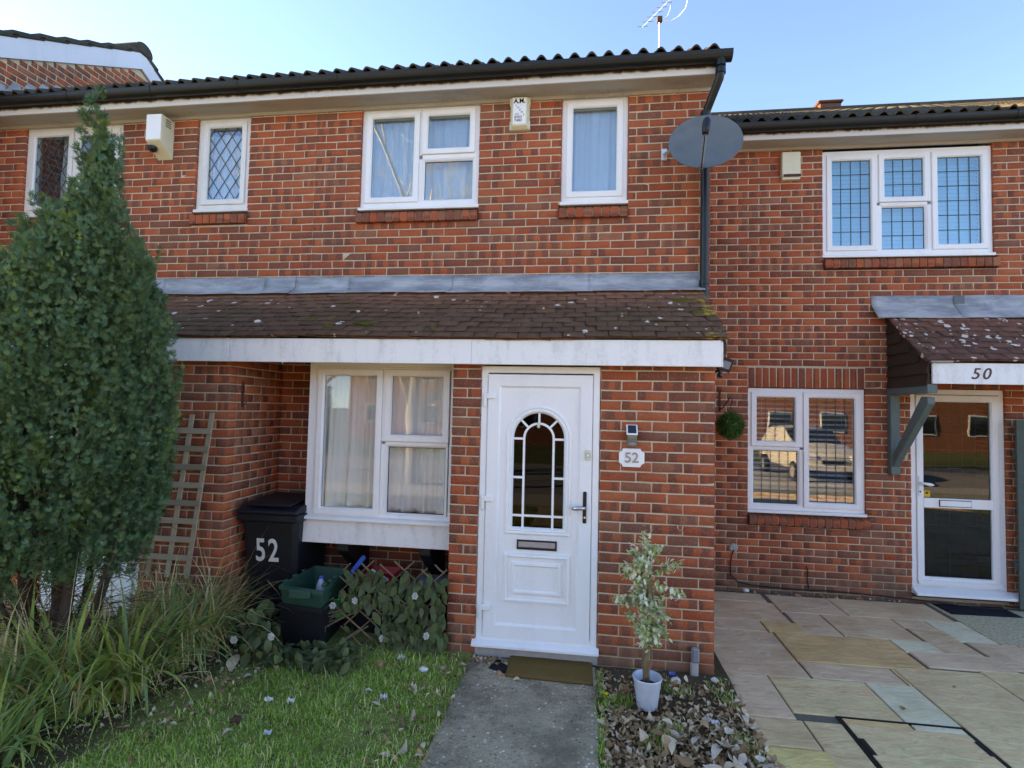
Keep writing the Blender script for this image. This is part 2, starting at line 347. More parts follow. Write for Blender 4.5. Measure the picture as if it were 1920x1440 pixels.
# ---------------------------------------------------------------- mesh helpers
class MB:
    def __init__(s): s.v = []; s.f = []
    def add(s, vs, fs):
        o = len(s.v); s.v += [tuple(v) for v in vs]; s.f += [tuple(i+o for i in f) for f in fs]; return s
    def box(s, x0, x1, y0, y1, z0, z1):
        return s.add([(x0,y0,z0),(x1,y0,z0),(x1,y1,z0),(x0,y1,z0),(x0,y0,z1),(x1,y0,z1),(x1,y1,z1),(x0,y1,z1)],
                     [(3,2,1,0),(4,5,6,7),(0,1,5,4),(1,2,6,5),(2,3,7,6),(3,0,4,7)])
    def prism(s, pts, a0, a1, axis='x'):
        # polygon (p, q) extruded along axis
        n = len(pts)
        def P(p, a):
            return {'x': (a, p[0], p[1]), 'y': (p[0], a, p[1]), 'z': (p[0], p[1], a)}[axis]
        return s.add([P(p, a0) for p in pts]+[P(p, a1) for p in pts],
                     [tuple(range(n))[::-1], tuple(range(n, 2*n))]+[(i, (i+1) % n, n+(i+1) % n, n+i) for i in range(n)])
    def tube(s, pts, rad, n=8, cap=True):
        pts = [Vector(p) for p in pts]; m = len(pts)
        rs = rad if isinstance(rad, (list, tuple)) else [rad]*m
        vs = []; fs = []; prev = None
        for i, p in enumerate(pts):
            t = (pts[min(i+1, m-1)]-pts[max(i-1, 0)]).normalized()
            if prev is None:
                a = t.orthogonal().normalized()
            else:
                a = (prev-t*prev.dot(t));
                a = a.normalized() if a.length > 1e-6 else t.orthogonal().normalized()
            prev = a; b = t.cross(a)
            for j in range(n):
                th = 2*math.pi*j/n
                vs.append(p+(a*math.cos(th)+b*math.sin(th))*rs[i])
        for i in range(m-1):
            for j in range(n):
                fs.append((i*n+j, i*n+(j+1) % n, (i+1)*n+(j+1) % n, (i+1)*n+j))
        if cap: fs += [tuple(range(n))[::-1], tuple((m-1)*n+j for j in range(n))]
        return s.add(vs, fs)
    def lathe(s, prof, cx, cy, n=24):
        vs = []; fs = []; m = len(prof)
        for r_, z in prof:
            for j in range(n):
                th = 2*math.pi*j/n; vs.append((cx+r_*math.cos(th), cy+r_*math.sin(th), z))
        for i in range(m-1):
            for j in range(n): fs.append((i*n+j, i*n+(j+1) % n, (i+1)*n+(j+1) % n, (i+1)*n+j))
        return s.add(vs, fs)
    def loops(s, loops, closed=True, cap_first=False, cap_last=False):
        n = len(loops[0]); o = len(s.v)
        for L in loops: s.v += [tuple(p) for p in L]
        for i in range(len(loops)-1):
            for j in range(n if closed else n-1):
                s.f.append((o+i*n+j, o+i*n+(j+1) % n, o+(i+1)*n+(j+1) % n, o+(i+1)*n+j))
        if cap_first: s.f.append(tuple(o+j for j in range(n))[::-1])
        if cap_last: s.f.append(tuple(o+(len(loops)-1)*n+j for j in range(n)))
        return s
    def ring(s, x0, x1, z0, z1, wd, yf, yb, ch=.012):
        # mitred rectangular frame facing -y with a chamfer on both edges
        prof = [(0, yb), (0, yf+.004), (.004, yf), (wd-ch, yf), (wd, yf+ch), (wd, yb)]
        L = [[(x0+d, y, z0+d), (x1-d, y, z0+d), (x1-d, y, z1-d), (x0+d, y, z1-d)] for d, y in prof]
        return s.loops(L+[L[0]])
    def mesh(s, name):
        m = bpy.data.meshes.new(name); m.from_pydata(s.v, [], s.f); m.update()
        bm = bmesh.new(); bm.from_mesh(m); bmesh.ops.recalc_face_normals(bm, faces=bm.faces); bm.to_mesh(m); bm.free()
        return m

def link(name, mesh, mat, parent=None):
    o = bpy.data.objects.new(name, mesh); C.objects.link(o)
    if mat and len(mesh.materials) == 0: mesh.materials.append(MAT[mat])
    if parent is not None:
        o.parent = parent; o.matrix_parent_inverse = Matrix.Translation(-world_loc(parent))
    return o
def obj(name, mb, mat, parent=None, bevel=0, smooth=False, seg=1):
    o = link(name, mb.mesh(name), mat, parent)
    if smooth: o.data.polygons.foreach_set('use_smooth', [True]*len(o.data.polygons))
    if bevel:
        b = o.modifiers.new('bevel', 'BEVEL'); b.width = bevel; b.segments = seg; b.limit_method = 'ANGLE'
    return o
LOCS = {}
def world_loc(o):
    return LOCS.get(o.name, Vector((0, 0, 0)))
def tag(o, label, cat, group=None, kind=None):
    o['label'] = label; o['category'] = cat
    if group: o['group'] = group
    if kind: o['kind'] = kind
    return o
def thing(name, label, cat, loc=(0, 0, 0), group=None):
    e = bpy.data.objects.new(name, None); C.objects.link(e); e.location = loc; e.empty_display_size = .1
    LOCS[e.name] = Vector(loc)
    return tag(e, label, cat, group)
def struct(o): o['kind'] = 'structure'; return o
def np_mesh(name, V, F, rnd=None, uv=None, smooth=False):
    """V (n,3) float, F (m,k) int; rnd per vertex"""
    me = bpy.data.meshes.new(name); V = np.asarray(V, np.float32); F = np.asarray(F, np.int32); kk = F.shape[1]
    me.vertices.add(len(V)); me.vertices.foreach_set('co', V.ravel())
    me.loops.add(F.size); me.loops.foreach_set('vertex_index', F.ravel())
    me.polygons.add(len(F)); me.polygons.foreach_set('loop_start', np.arange(0, F.size, kk, dtype=np.int32))
    if smooth: me.polygons.foreach_set('use_smooth', np.ones(len(F), bool))
    me.update(calc_edges=True)
    if rnd is not None:
        a = me.attributes.new('rnd', 'FLOAT', 'POINT'); a.data.foreach_set('value', np.asarray(rnd, np.float32))
    if uv is not None:
        l = me.uv_layers.new(name='UVMap'); l.data.foreach_set('uv', np.asarray(uv, np.float32)[F.ravel()].ravel())
    return me

def text(body, size, loc, mat, parent, name, extrude=.002, shear=0., offset=0., sx=1., align='CENTER', rotx=math.pi/2, rotz=0., spacing=1.):
    cu = bpy.data.curves.new('t', 'FONT'); cu.body = body; cu.size = size; cu.extrude = extrude; cu.shear = shear
    cu.offset = offset; cu.align_x = align; cu.align_y = 'CENTER'; cu.space_character = spacing
    t = bpy.data.objects.new('t', cu); C.objects.link(t)
    dg = bpy.context.evaluated_depsgraph_get(); me = bpy.data.meshes.new_from_object(t.evaluated_get(dg))
    bpy.data.objects.remove(t); bpy.data.curves.remove(cu)
    Mx = Matrix.Translation(loc) @ Matrix.Rotation(rotz, 4, 'Z') @ Matrix.Rotation(rotx, 4, 'X') @ Matrix.Diagonal((sx, 1, 1, 1))
    me.transform(Mx); me.materials.clear()
    return link(name, me, mat, parent)

# ================================================================ brickwork
CV = Vector(CAM)
BD = .10      # brick depth
def brick_geo(L, h, jit, rs):
    """12 verts: back ring, front ring, chamfered face; local x along, y into wall, z up"""
    a, b = L/2, h/2; c = .0028
    V = np.array([(-a,BD,-b),(a,BD,-b),(a,BD,b),(-a,BD,b), (-a,c,-b),(a,c,-b),(a,c,b),(-a,c,b),
                  (-a+c,0,-b+c),(a-c,0,-b+c),(a-c,0,b-c),(-a+c,0,b-c)], float)
    j = rs.normal(0, jit, (4, 3)); j[:, 1] = rs.normal(0, jit*.7, 4)
    V[4:8] += j; V[8:12] += j
    V[8:12, 1] += rs.normal(0, .0012)
    F = [(0,1,5,4),(1,2,6,5),(2,3,7,6),(3,0,4,7),(4,5,9,8),(5,6,10,9),(6,7,11,10),(7,4,8,11),(8,9,10,11)]
    UV = np.stack([V[:, 0]/L+.5, V[:, 2]/h+.5], 1)
    return V, np.array(F), UV
ROT = {'-y': 0., '+x': math.pi/2, '-x': -math.pi/2}
_bm = {}
def brick_shared(L, h):
    key = (round(L/.004), round(h/.004)); var = random.randrange(5) if abs(L-.215) < .003 else 0
    if (key, var) not in _bm:
        V, F, UV = brick_geo(L, h, .0013, np.random.default_rng(len(_bm)+3))
        me = np_mesh('brick', V, F, np.zeros(len(V)), UV); me.materials.append(MAT['brick']); _bm[(key, var)] = me
    return _bm[(key, var)]

class House:
    def __init__(s, label, cat, loc, group='terraced houses in the row'):
        s.e = thing('terraced_house', label, cat, loc, group); s.bricks = []; s.w = MB()
    def place(s, facing, c, a, z, L, h):
        s.bricks.append((facing, c, a, z, L, h))
    def wall(s, facing, c, a0, a1, z0, z1, holes=(), zlev=0., phase=0., gap=.004, thick=.2, mortar_holes=None, inset=(0., 0.)):
        """brick face lies in plane c; a is x (facing -y) or y (facing +-x)"""
        n0 = math.floor((z0-zlev)/.075); n1 = math.ceil((z1-zlev)/.075)
        for n in range(n0, n1):
            zc = zlev+(n+.5)*.075; zb, zt = max(zlev+n*.075+.005, z0), min(zlev+(n+1)*.075-.005, z1)
            if zt-zb < .02: continue
            iv = [(a0, a1)]
            for (h0, h1, hz0, hz1) in holes:
                if hz0 < zc < hz1:
                    nv = []
                    for (p, q) in iv:
                        if h1 <= p or h0 >= q: nv.append((p, q)); continue
                        if h0 > p: nv.append((p, h0))
                        if h1 < q: nv.append((h1, q))
                    iv = nv
            off = phase+(.1125 if (n % 2) else 0)
            for (p, q) in iv:
                k0 = math.floor((p-off)/.225)-1
                x = off+k0*.225; run = []
                while x < q:
                    l, r_ = max(x+.005, p), min(x+.22, q)
                    if r_-l > .001: run.append([l, r_])
                    x += .225
                # slivers at an edge are taken up by the neighbouring cut brick
                if len(run) > 1 and run[0][1]-run[0][0] < .045: run[1][0] = run[0][0]; run.pop(0)
                if len(run) > 1 and run[-1][1]-run[-1][0] < .045: run[-2][1] = run[-1][1]; run.pop()
                if run: run[0][0] = min(run[0][0], p+.001); run[-1][1] = max(run[-1][1], q-.001)
                for l, r_ in run:
                    if r_-l > .02: s.place(facing, c, (l+r_)/2, (zb+zt)/2, r_-l, zt-zb)
        s.mortar(facing, c+(gap if facing in ('-y', '-x') else -gap), a0+inset[0], a1-inset[1], z0, z1, holes if mortar_holes is None else mortar_holes, thick)
    def mortar(s, facing, c, a0, a1, z0, z1, holes, thick):
        sg = -1 if facing == '+x' else 1
        holes = [(h[0]-.005, h[1]+.005, h[2]-.004, h[3]+.004) for h in holes]
        def P(a, d, z):
            return (a, c+d, z) if facing == '-y' else (c+sg*d, a, z)
        xs = sorted({a0, a1, *[min(max(v, a0), a1) for h in holes for v in h[:2]]})
        zs = sorted({z0, z1, *[min(max(v, z0), z1) for h in holes for v in h[2:]]})
        solid = lambda i, j: (0 <= i < len(xs)-1 and 0 <= j < len(zs)-1 and not any(
            h[0] < (xs[i]+xs[i+1])/2 < h[1] and h[2] < (zs[j]+zs[j+1])/2 < h[3] for h in holes))
        for i in range(len(xs)-1):
            for j in range(len(zs)-1):
                if not solid(i, j): continue
                A, B, Z0, Z1 = xs[i], xs[i+1], zs[j], zs[j+1]
                s.w.add([P(A,0,Z0),P(B,0,Z0),P(B,0,Z1),P(A,0,Z1)], [(0,1,2,3)])
                s.w.add([P(A,thick,Z0),P(B,thick,Z0),P(B,thick,Z1),P(A,thick,Z1)], [(3,2,1,0)])
                if not solid(i-1, j): s.w.add([P(A,0,Z0),P(A,thick,Z0),P(A,thick,Z1),P(A,0,Z1)], [(0,1,2,3)])
                if not solid(i+1, j): s.w.add([P(B,0,Z0),P(B,thick,Z0),P(B,thick,Z1),P(B,0,Z1)], [(0,1,2,3)])
                if not solid(i, j-1): s.w.add([P(A,0,Z0),P(B,0,Z0),P(B,thick,Z0),P(A,thick,Z0)], [(0,1,2,3)])
                if not solid(i, j+1): s.w.add([P(A,0,Z1),P(B,0,Z1),P(B,thick,Z1),P(A,thick,Z1)], [(0,1,2,3)])
    def soldiers(s, x0, x1, z0, z1, c):
        n = round((x1-x0)/.075); d = (x1-x0)/n
        for i in range(n): s.place('-y', c, x0+(i+.5)*d, (z0+z1)/2, d-.01, z1-z0)
    def finish(s, limit=300, view=True):
        wall = obj('wall', s.w, 'mortar', s.e)
        def dist(b):
            f, c, a, z, L, h = b
            P_ = Vector((a, c, z)) if f == '-y' else Vector((c, a, z))
            d = (P_-CV).length; sc_ = L*h/(d*d)
            if f == '-x': sc_ = 0
            if f == '+x' and c > 0: sc_ = 0
            if view:
                v = P_-CV; zz = v.dot(fwd); X = v.dot(r2)/zz*FPX; Y = v.dot(u2)/zz*FPX
                if abs(X) > 985 or abs(Y) > 745: sc_ = 0
            return -sc_
        bs = sorted(s.bricks, key=dist)
        # nearest visible ones become single objects, the rest one mass
        k_ = 0
        for b in bs[:limit]:
            f, c, a, z, L, h = b
            o = bpy.data.objects.new('brick', brick_shared(L, h)); C.objects.link(o)
            o.parent = wall; o.matrix_parent_inverse = Matrix.Identity(4)
            loc = (a, c, z) if f == '-y' else (c, a, z)
            me = o.data
            o.location = loc; o.rotation_euler = (random.gauss(0, .004), random.gauss(0, .003), ROT[f]+random.gauss(0, .003))
            Lm = me.vertices[1].co.x-me.vertices[0].co.x
            o.scale = (L/Lm, 1, h/(me.vertices[2].co.z-me.vertices[1].co.z))
        rest = bs[limit:]
        if rest:
            Vs, Fs, Rs, Us = [], [], [], []; o_ = 0
            rs = np.random.default_rng(5)
            for (f, c, a, z, L, h) in rest:
                V, F, UV = brick_geo(L, h, .0013, rs)
                ca, sa = math.cos(ROT[f]), math.sin(ROT[f])
                X = V[:, 0]*ca-V[:, 1]*sa; Y = V[:, 0]*sa+V[:, 1]*ca
                loc = (a, c, z) if f == '-y' else (c, a, z)
                Vs.append(np.stack([X+loc[0], Y+loc[1], V[:, 2]+loc[2]], 1)); Fs.append(F+o_); Us.append(UV)
                Rs.append(np.full(len(V), rs.random())); o_ += len(V)
            me = np_mesh('brickwork', np.concatenate(Vs), np.concatenate(Fs), np.concatenate(Rs), np.concatenate(Us))
            o = link('brickwork', me, 'brick', s.e); o['kind'] = 'stuff'
        return wall

# ================================================================ windows
def sill(house, x0, x1, ztop, y, mat='brick'):
    """sloping brick-on-edge sill"""
    n = round((x1-x0)/.076); d = (x1-x0)/n
    part = obj('window_sill', MB().prism([(y-.028, ztop-.105), (y+.06, ztop-.105), (y+.06, ztop-.012), (y-.028, ztop-.035)], x0+.01, x1-.01), 'mortar', house.e)
    for i in range(n):
        xa = x0+i*d+.005; xb = x0+(i+1)*d-.005; jy = random.gauss(0, .0015)
        mb = MB().prism([(y-.042+jy, ztop-.118), (y+.06, ztop-.118), (y+.06, ztop), (y-.042+jy, ztop-.028)], xa, xb)
        me = mb.mesh('brick'); l = me.uv_layers.new(name='UVMap')
        for lp in me.loops:
            co = me.vertices[lp.vertex_index].co; l.data[lp.index].uv = ((co.z-ztop)/.118+1, .5)
        a = me.attributes.new('rnd', 'FLOAT', 'POINT')
        o = link('brick', me, 'brick'); o.parent = part
        o.modifiers.new('b', 'BEVEL').width = .003

def lattice_diamond(x0, x1, z0, z1, y, pw, ph):
    mb = MB(); th = .004; cx, cz = (x0+x1)/2, (z0+z1)/2
    for sgn in (1, -1):
        for k_ in range(-12, 13):
            # line: (x-cx)/pw*2 - sgn*(z-cz)/ph*2 = 2k
            pts = []
            for z in (z0, z1):
                x = cx+pw*k_+sgn*(z-cz)*pw/ph; pts.append((x, z))
            (xa, za), (xb, zb) = pts
            # clip to x range
            def at_x(X): return za+(X-xa)*(zb-za)/(xb-xa)
            P_ = []
            for (xx, zz) in pts:
                if xx < x0: P_.append((x0, at_x(x0)))
                elif xx > x1: P_.append((x1, at_x(x1)))
                else: P_.append((xx, zz))
            if max(xa, xb) < x0 or min(xa, xb) > x1: continue
            mb.tube([(P_[0][0], y, P_[0][1]), (P_[1][0], y, P_[1][1])], th, 4)
    return mb
def lattice_square(x0, x1, z0, z1, y, nx, nz):
    mb = MB()
    for i in range(1, nx): x = x0+(x1-x0)*i/nx; mb.box(x-.0022, x+.0022, y-.003, y+.003, z0, z1)
    for j in range(1, nz): z = z0+(z1-z0)*j/nz; mb.box(x0, x1, y-.004, y+.004, z-.0022, z+.0022)
    return mb

def window(house, x0, x1, z0, z1, y, lights, mat='white_plastic', came=None, fw=.055, glassmat='window_glass', cill=True):
    """lights: (x0,x1,z0,z1,sash) in metres; frame face at y"""
    part = obj('window', MB().ring(x0, x1, z0, z1, fw, y, y+.07, .006), mat, house.e)
    mb = MB(); xs_ = sorted({round(v, 3) for l in lights for v in l[:2]})
    for a in lights:
        for b in lights:
            if abs(a[1]-b[0]) < .08 and a[1] <= b[0]+.001 and not (a[3] <= b[2] or b[3] <= a[2]):
                mb.box(a[1], max(b[0], a[1]+.004), y+.002, y+.068, max(a[2], b[2]), min(a[3], b[3]))
            if abs(a[3]-b[2]) < .08 and a[3] <= b[2]+.001 and not (a[1] <= b[0] or b[1] <= a[0]):
                mb.box(max(a[0], b[0]), min(a[1], b[1]), y+.0025, y+.067, a[3], max(b[2], a[3]+.004))
    if mb.v: obj('mullion', mb, mat, part)
    for (a, b, c, d, sash) in lights:
        if sash:
            obj('sash', MB().ring(a+.002, b-.002, c+.002, d-.002, .058, y-.016, y+.05, .012), mat, part)
            g = .058; gy = y+.012
        else:
            obj('glazing_bead', MB().ring(a-.002, b+.002, c-.002, d+.002, .024, y+.006, y+.05, .014), mat, part)
            g = .024; gy = y+.03
        ga, gb, gc, gd = a+g-.004, b-g+.004, c+g-.004, d-g+.004
        obj('gasket', MB().ring(ga, gb, gc, gd, .007, gy-.002, gy+.004, .002), 'dark_plastic', part)
        obj('pane', MB().box(ga, gb, gy, gy+.006, gc, gd), glassmat, part)
        if came:
            if came[0] == 'd': m_ = lattice_diamond(ga, gb, gc, gd, gy-.003, came[1], came[2])
            else: m_ = lattice_square(ga, gb, gc, gd, gy-.003, max(1, round((gb-ga)/came[1])), max(1, round((gd-gc)/came[2])))
            obj('leadwork', m_, 'lead_came', part)
    if cill:
        obj('cill', MB().box(x0-.008, x1+.008, y-.035, y+.06, z0-.032, z0-.001), mat, part, .004)
        obj('cill_shadow_gap', MB().box(x0+.002, x1-.002, y+.002, y+.06, z0-.06, z0-.033), 'dark_plastic', part)
    return part

def curtain(x0, x1, z0, z1, y, label, folds=9, amp=.03, hem=.28, lean=0., seed=0, name='net_curtain', mat='net_fabric', tie=None):
    rs = np.random.default_rng(seed); nx, nz = 90, 26
    ph = rs.random(4)*6.28; V = []; F = []
    for j in range(nz+1):
        t = j/nz; z = z1+(z0-z1)*t
        for i in range(nx+1):
            u = i/nx
            xx = x0+(x1-x0)*u
            if tie: xx = x0+(x1-x0)*(u*(1-tie*math.exp(-((t-.55)/.22)**2))) 
            d = math.sin(u*folds*6.28+ph[0]+lean*t)*amp*(.4+.6*t)+math.sin(u*folds*2.7*6.28+ph[1]+t)*amp*.35+math.sin(u*2.3*6.28+ph[2])*amp*.8
            if hem and t > 1-hem: d -= .004
            V.append((xx, y+d, z))
    for j in range(nz):
        for i in range(nx): F.append((j*(nx+1)+i, j*(nx+1)+i+1, (j+1)*(nx+1)+i+1, (j+1)*(nx+1)+i))
    o = link(name, np_mesh(name, V, F, None, None, True), mat)
    m_ = o.modifiers.new('s', 'SOLIDIFY'); m_.thickness = .002
    return tag(o, label, 'curtain')
def blind(x0, x1, z0, z1, y, label, gap=.05, tilt=35, mat='blind_fabric', group=None):
    t = thing('venetian_blind', label, 'blind', ((x0+x1)/2, y, z0), group)
    obj('head_rail', MB().box(x0, x1, y-.02, y+.03, z1-.04, z1), mat, t)
    n = int((z1-z0-.06)/gap); ca, sa = math.cos(math.radians(tilt)), math.sin(math.radians(tilt))
    base = None
    for i in range(n):
        z = z1-.06-i*gap; hw = .025
        mb = MB().prism([(y-hw*ca, z-hw*sa), (y-hw*ca+.002, z-hw*sa-.002), (y+hw*ca, z+hw*sa-.002), (y+hw*ca, z+hw*sa)], x0, x1)
        obj('slat', mb, mat, t)
    for x in (x0+.12, x1-.12): obj('ladder_cord', MB().tube([(x, y-.026, z0), (x, y-.026, z1)], .0015, 4), mat, t)
    return t

# ================================================================ house 52
YB, YC = -.859, 1.227
H52 = House('brick terraced house with arched glass white front door numbered 52', 'house', (-.8, 0, -.1))
ZA, PA = 3.0634-.075*3, .8828
w2 = (-2.235, -1.043, 3.742, 4.74); w3 = (-.256, .357, 3.738, 4.74)
hA = []
for (a, b, c_, d_) in (w2, w3): hA += [(a, b, c_-.03, 4.9), (a-.02, b+.005, c_-.165, c_-.03)]
H52.wall('-y', 0., -2.71, 1.09, 2.84, 4.80, hA, ZA, PA, inset=(0., .006))
H52.wall('+x', 1.09, .108, YC+.1, -.15, 4.80, (), ZA, .22)
H52.wall('-y', YB, .118, .945, -.225, 2.26, (), 0., .94+.005, inset=(0., .006))
H52.wall('+x', .945, YB+.108, .0, -.225, 2.26, (), 0., YB+.11)
H52.wall('-y', YB, -1.022, -.80, -.225, 2.26, (), 0., -.8+.005, inset=(.006, 0.))
H52.wall('-x', -1.022, YB+.108, -.08, -.225, 2.26, (), 0., YB+.11)
hole_bay = (-2.28, -1.12, .88, 2.1)
H52.wall('-y', -.08, -2.92, -1.0, -.225, 2.4, [hole_bay], 0., -2.917+.11)
wall52 = H52.finish()
for (a, b, c_, d_) in (w2, w3): sill(H52, a-.02, b+.005, c_-.045, 0.)
# inner shells keep the rooms dark
def shell(h, x0, x1, y0, y1, z0, z1):
    mb = MB()
    mb.add([(x0,y1,z0),(x1,y1,z0),(x1,y1,z1),(x0,y1,z1)], [(0,1,2,3)])
    mb.add([(x0,y0,z0),(x0,y1,z0),(x0,y1,z1),(x0,y0,z1)], [(0,1,2,3)])
    mb.add([(x1,y0,z0),(x1,y1,z0),(x1,y1,z1),(x1,y0,z1)], [(0,1,2,3)])
    mb.add([(x0,y0,z0),(x1,y0,z0),(x1,y1,z0),(x0,y1,z0)], [(0,1,2,3)])
    mb.add([(x0,y0,z1),(x1,y0,z1),(x1,y1,z1),(x0,y1,z1)], [(0,1,2,3)])
    o = obj('inner_wall', mb, 'interior', h.e); return o
shell(H52, -2.70, 1.0, .19, 4.2, 2.62, 4.95)
shell(H52, -2.70, -1.0, .10, 4.2, -.05, 2.6)
shell(H52, -.98, .93, -.70, 4.2, -.05, 2.19)

def three_light(x0, x1, z0, z1, mx, tz):
    return [(x0+.045, mx-.012, z0+.045, z1-.04, True), (mx+.012, x1-.045, tz+.012, z1-.04, True), (mx+.02, x1-.05, z0+.05, tz-.03, False)]
window(H52, *w2, .03, three_light(*w2, -1.632, 4.245), glassmat='coated_glass')
window(H52, *w3, .03, [(w3[0]+.045, w3[1]-.045, w3[2]+.045, w3[3]-.04, True)], glassmat='coated_glass')
curtain(-2.2, -1.08, 3.78, 4.72, .16, 'white net curtain behind the two sash upstairs window of house 52', 11, .02, .25, 0, 3)
curtain(-.23, .34, 3.78, 4.72, .14, 'plain net curtain behind the narrow upstairs window beside the satellite dish', 4, .014, .2, 1., 5)

# bay window, boxed panel beneath, brackets
bay = obj('bay_casing', MB().box(-2.352, -2.285, -.6, -.075, .66, 2.2).box(-1.10, -1.03, -.598, -.075, .66, 2.2).box(-2.285, -1.10, -.598, -.075, 2.125, 2.2), 'white_plastic', H52.e, .004)
bx = (-2.29, -1.075, .862, 2.125)
window(H52, *bx, -.602, [(-2.27, -1.69, .862+.012, 2.108, True), (-1.668, -1.108, 1.50, 2.108, True), (-1.655, -1.118, .885, 1.478, False)], cill=False, fw=.03)
obj('bay_sill', MB().prism([(-.655, .83), (-.58, .83), (-.58, .866), (-.640, .858), (-.655, .848)], -2.40, -1.03), 'white_plastic', H52.e, .003)
obj('bay_panel', MB().box(-2.365, -1.04, -.612, -.59, .632, .829), 'white_board', H52.e, .003)
obj('bay_base', MB().box(-2.352, -1.04, -.588, -.075, .64, .70), 'dark_plastic', H52.e)
for x in (-2.02, -1.30):
    obj('bay_bracket', MB().prism([(-.56, .632), (-.56, .56), (-.2, .30), (-.085, .30), (-.085, .632)], x-.05, x+.05), 'black_metal', H52.e, .005)
curtain(-2.27, -1.11, .90, 2.1, -.51, 'long pale net curtain with deep hem behind the ground floor bay window', 7, .03, .27, 1.5, 9)

# ---- front door of 52
door = obj('front_door', MB().ring(-.797, .113, .045, 2.125, .052, YB+.01, YB+.09, .006), 'white_plastic', H52.e)
Y0 = YB+.004
obj('door_leaf', MB().ring(-.742, .058, .075, 2.062, .102, Y0-.006, Y0+.05, .014), 'white_plastic', door)
# panel with arched opening
ax, zc, rx, zb = -.344, 1.575, .192, .90
def arch(d, y, n=22):
    """outline of the arched light grown by d"""
    P_ = [(ax-rx-d, y, zb-d), (ax+rx+d, y, zb-d)]
    for z in np.linspace(zb-d, zc, 6)[1:-1]: P_.append((ax+rx+d, y, z))
    for i in range(n+1):
        th = math.pi*i/n; P_.append((ax+(rx+d)*math.cos(th), y, zc+(rx+d)*math.sin(th)))
    for z in np.linspace(zc, zb-d, 6)[1:-1]: P_.append((ax-rx-d, y, z))
    return P_
def project_rect(P_, x0, x1, z0, z1, y):
    out = []; cx, cz = ax, 1.2
    for (x, _, z) in P_:
        dx, dz = x-cx, z-cz; t = 1e9
        if dx > 1e-9: t = min(t, (x1-cx)/dx)
        if dx < -1e-9: t = min(t, (x0-cx)/dx)
        if dz > 1e-9: t = min(t, (z1-cz)/dz)
        if dz < -1e-9: t = min(t, (z0-cz)/dz)
        out.append((cx+dx*t, y, cz+dz*t))
    return out
yp = Y0+.012
outer = project_rect(arch(.055, yp), -.645, -.04, .78, 1.965, yp)
pm = MB().loops([outer, arch(.055, yp)])
pm.box(-.645, -.04, yp, yp+.03, .17, .7799)
pm.add([(-.645, yp+.001, 1.55), (-.645, yp+.001, 1.97), (-.40, yp+.001, 1.97)], [(0, 1, 2)]).add([(-.04, yp+.001, 1.55), (-.04, yp+.001, 1.97), (-.29, yp+.001, 1.97)], [(0, 2, 1)])
pm.add([(-.645, yp+.001, .779), (-.645, yp+.001, .95), (-.58, yp+.001, .779)], [(0, 1, 2)]).add([(-.04, yp+.001, .779), (-.04, yp+.001, .95), (-.1, yp+.001, .779)], [(0, 1, 2)])
obj('door_panel', pm, 'white_plastic', door)
prof = [(.058, yp+.001), (.052, yp-.012), (.042, yp-.016), (.032, yp-.008), (.024, yp-.014), (.012, yp-.012), (.0, yp+.006), (.0, yp+.03)]
obj('arch_moulding', MB().loops([arch(d, y) for d, y in prof]), 'white_plastic', door, smooth=False)
g = arch(.004, yp+.012); me = MB().loops([g, [(x, y+.006, z) for x, y, z in g]], True, True, True)
obj('arched_pane', me, 'door_glass', door)
def strip(P_, wd, y0, y1, mb):
    for i in range(len(P_)-1):
        (xa, za), (xb, zb_) = P_[i], P_[i+1]
        d = Vector((xb-xa, zb_-za)).normalized(); n_ = Vector((-d.y, d.x))*wd/2; e_ = d*(.0015 if 0 < i < len(P_)-2 else 0)
        mb.prism([(xa-e_.x+n_.x, za-e_.y+n_.y), (xb+e_.x+n_.x, zb_+e_.y+n_.y), (xb+e_.x-n_.x, zb_+e_.y-n_.y), (xa-e_.x-n_.x, za-e_.y-n_.y)], y0+.0002*(i % 2), y1, 'y')
ri = .113; gy0, gy1 = yp+.006, yp+.0118
mb = MB(); inner = [(ax-ri, zb), (ax-ri, zc)]+[(ax-ri*math.cos(math.pi*i/16), zc+ri*math.sin(math.pi*i/16)) for i in range(1, 16)]+[(ax+ri, zc), (ax+ri, zb)]
strip(inner, .017, gy0, gy1, mb); obj('glazing_bar', mb, 'white_plastic', door)
for sx in (-1, 1):
    for z in (zc-.005, 1.275): mb = MB(); strip([(ax+sx*ri, z), (ax+sx*rx, z)], .017, gy0+.0006, gy1, mb); obj('glazing_bar', mb, 'white_plastic', door)
mb = MB(); strip([(ax-rx, .987), (ax+rx, .987)], .017, gy0+.0009, gy1, mb); obj('glazing_bar', mb, 'white_plastic', door)
for th in (45, 90, 135):
    t_ = math.radians(th); mb = MB(); strip([(ax+ri*math.cos(t_), zc+ri*math.sin(t_)), (ax+rx*math.cos(t_), zc+rx*math.sin(t_))], .016, gy0+.0012, gy1, mb); obj('glazing_bar', mb, 'white_plastic', door)
obj('sucker_hook', MB().lathe([(.002, 1.652), (.012, 1.66), (.012, 1.69), (.002, 1.70)], ax-.004, yp-.004, 10), 'cream_plastic', door, smooth=True)
